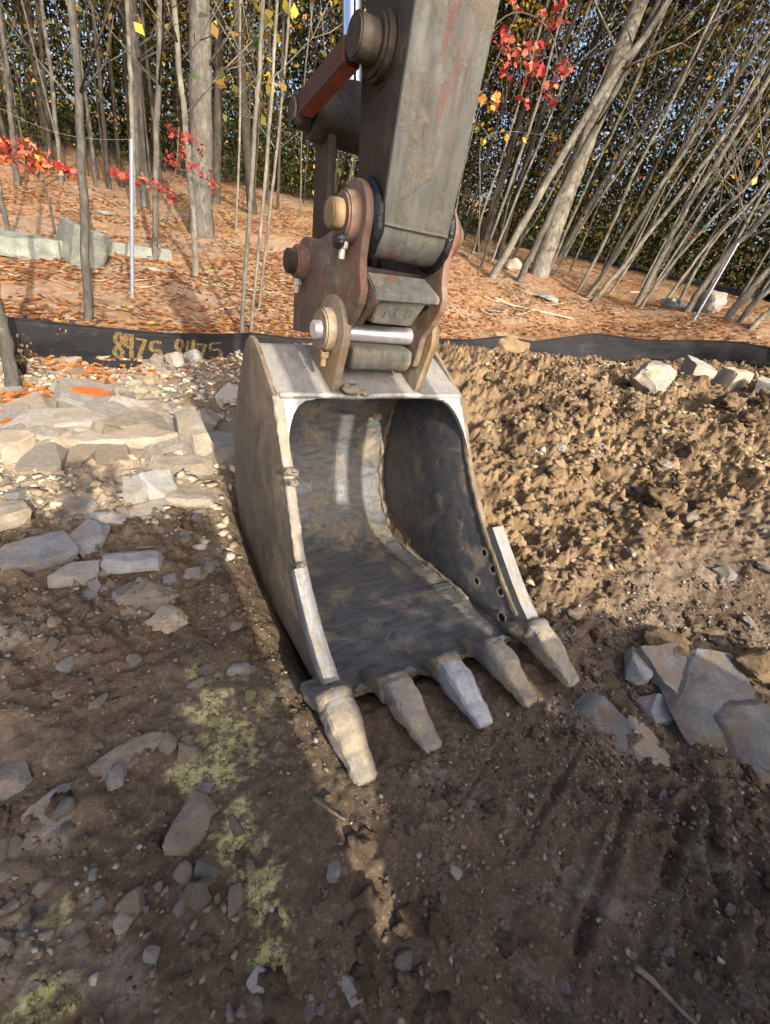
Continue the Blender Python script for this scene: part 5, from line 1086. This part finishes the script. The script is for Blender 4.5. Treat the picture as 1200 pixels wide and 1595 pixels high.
red_spray('maple_shoot', 'short shoot with orange leaves close to the arm edge', [(690, 470), (715, 300), (738, 200), (750, 165), (772, 158)], 6.3, [(753, 153, 8), (771, 158, 8), (770, 170, 7)], 2, 5, ORG_L, .09, 14, 'shoot')
red_spray('yellow_shoot', 'thin shoot with yellow leaves right of the stick', [(745, 430), (748, 300), (752, 220), (800, 205), (870, 216)], 8.5, [(745, 198, 8), (765, 208, 9), (752, 225, 8), (790, 212, 7), (820, 214, 7), (735, 185, 7)], 2, 6, YEL, .07, 12, 'shoot')
# leaf litter
def litter(n, name, label, region):
    a = np.radians(rng.uniform(35, 145, n)); D = 4.6+14*rng.random(n)**1.3; x = D*np.cos(a); y = D*np.sin(a); _, _, f_, sp, ru = zones(x, y)
    d = vn(x*1.2, y*1.2, 81)+.5*vn(x*3.5, y*3.5, 82); k = (f_ > rng.random(n)) & (d > rng.uniform(-.25, .45, n)); x, y = x[k], y[k]
    C = np.c_[x, y, height(x, y)+.018]; o = me_obj(name, leaf_mesh(name, C, .085, pick(LIT, len(C)), flat=.8), M['leaf'], smooth=False); tag(o, label, kind='stuff')
litter(70000, 'leaf_litter', 'fallen orange and brown leaves over the woodland floor', None)
def litter2():
    pts = []
    for px, py, rx, n in [(140, 580, 60, 130), (60, 620, 60, 120), (30, 650, 50, 70), (150, 600, 50, 70), (250, 585, 40, 30), (60, 560, 50, 60), (350, 570, 30, 25), (820, 562, 60, 50), (900, 560, 60, 40), (80, 660, 50, 25)]:
        for k in range(n): pts.append(hit(px+random.gauss(0, rx*.5), py+random.gauss(0, 12)))
    C = np.array(pts); C[:, 2] = height(C[:, 0], C[:, 1])+.02; o = me_obj('fallen_leaves', leaf_mesh('fallen_leaves', C, .075, pick([LIT[0], LIT[2], (.6, .2, .06), (.62, .26, .10)], len(C)), flat=.75), M['leaf'], smooth=False); tag(o, 'orange leaves drifted on the rubble below the fence', kind='stuff')
litter2()
# fallen branches
def branch(name, pix, wpx, m, label, group=None, lift=.02, cat_='branch'):
    P = [hit(*p) for p in pix]; zd = float((P[0]-CAMP)@Fv); r = wpx/FPX*zd/2; b = P[0].copy(); b[2] = h1(b[0], b[1]); root = None
    cp = cat([np.array([p[0]-b[0], p[1]-b[1], h1(p[0], p[1])+lift-b[2]]) for p in P], 4); bm = bmesh.new(); tube(bm, cp, [r*(1-.55*i/len(cp)) for i in range(len(cp))], 7); rough(bm, r*.25, 1/r*.4, 3)
    o = bm_obj(name, bm, m, angle=180); o.location = tuple(b); return tag(o, label, cat_, group)
W_ = M['wood_pale']
branch('fallen_branch', [(768, 466), (800, 478), (850, 490), (892, 500)], 6, W_, 'long bleached branch on the leaves right of the arm')
branch('twig', [(486, 1246), (508, 1266), (535, 1286)], 7, W_, 'short grey stick below the first tooth', lift=.012, cat_='stick')
branch('twig', [(980, 1512), (1010, 1530), (1045, 1566), (1085, 1610)], 10, W_, 'peeled pale stick at the bottom right corner', lift=.015, cat_='stick')
branch('twig', [(215, 868), (260, 860)], 3, W_, 'thin dry twig on the dirt above the crumbly clod', lift=.01, cat_='twig')
rd = random.Random(9)
for k in range(46):
    px = rd.choice([rd.uniform(10, 420), rd.uniform(720, 1190)]); py = (rd.uniform(430, 490) if px < 430 else rd.uniform(455, 520)); L = rd.uniform(15, 55); a = rd.uniform(-.35, .35)
    try: branch('fallen_branch', [(px, py), (px+L*.5, py+L*.5*sin(a)+2), (px+L, py+L*sin(a))], rd.uniform(1.5, 3.5), rd.choice([W_, GB, W_]), 'thin dead branch lying on the leaf covered woodland floor', 'dead branches on the woodland floor')
    except Exception as e: print('branch', e)
# stakes and string
def stake(pa, pb, D, w, label, m):
    A = atD(*pa, D); B = atD(*pb, D); A[2] = min(A[2], h1(A[0], A[1]))-.1; zd = float((A-CAMP)@Fv); r = w/FPX*zd/2; bm = bmesh.new(); cyl(bm, (0, 0, 0), tuple(B-A), r, n=10, bev=r*.2); o = bm_obj('metal_stake', bm, m); o.location = tuple(A); return tag(o, label, 'stake'), B
_, top = stake((205, 462), (205, 217), 7.2, 5.5, 'blue grey metal post standing on the leaves at left', M['stake'])
stake((1078, 503), (1150, 378), 10.6, 4, 'pale metal stake leaning among the right hand trunks', M['stake'])
A = atD(-20, 158, 8.4); bm = bmesh.new(); tube(bm, [tuple(np.array(top)*(1-t)+A*t-np.array([0, 0, .12*sin(pi*t)])-top) for t in np.linspace(0, 1, 12)], .0018, 5); o = bm_obj('string_line', bm, M['line']); o.location = tuple(top); tag(o, 'thin string running left from the metal post top', 'string')
# dry weeds by the fence at left
for k, (px, py, lab) in enumerate([(88, 560, 'dry brown weed in front of the fence at left'), (40, 590, 'dry weed clump at the foot of the left edge trunk')]):
    P = hit(px, py); z = h1(P[0], P[1]); root = empty('dry_weed', (P[0], P[1], z)); tag(root, lab, 'weed'); bm = bmesh.new(); C = []
    for j in range(14):
        a = rd.uniform(0, 6.28); L = rd.uniform(.15, .42); e = Vector((cos(a)*L*.4, sin(a)*L*.4, L)); tube(bm, [(0, 0, -.02), e*.5+Vector((0, 0, .03)), e], [.004, .003, .0015], 4)
        for q in range(5): C.append(np.array(e)*rd.uniform(.5, 1)+rng.normal(size=3)*.02)
    bm_obj('stem', bm, DB, root, angle=180); me_obj('leaves', leaf_mesh('leaves', C, .035, pick([(.20, .11, .06), (.28, .17, .09)], len(C))), M['leaf'], root, smooth=False)
# grass tuft by the fence at the right edge
gp = [hit(px, py) for px, py in [(random.uniform(1120, 1199), random.uniform(550, 580)) for _ in range(160)]]
V, F = [], []
for P in gp:
    z = h1(P[0], P[1]); a = random.uniform(0, 6.28); d = np.array([cos(a), sin(a), 0])*.006; l = np.array([random.uniform(-.05, .05), random.uniform(-.05, .05), random.uniform(.04, .11)]); b = np.array([P[0], P[1], z]); k = len(V); V += [b-d, b+d, b+l]; F.append((k, k+1, k+2))
tag(me_obj('grass', np_mesh('grass', V, F), M['moss'], smooth=False), 'short green grass under the fence at the right edge', kind='stuff')
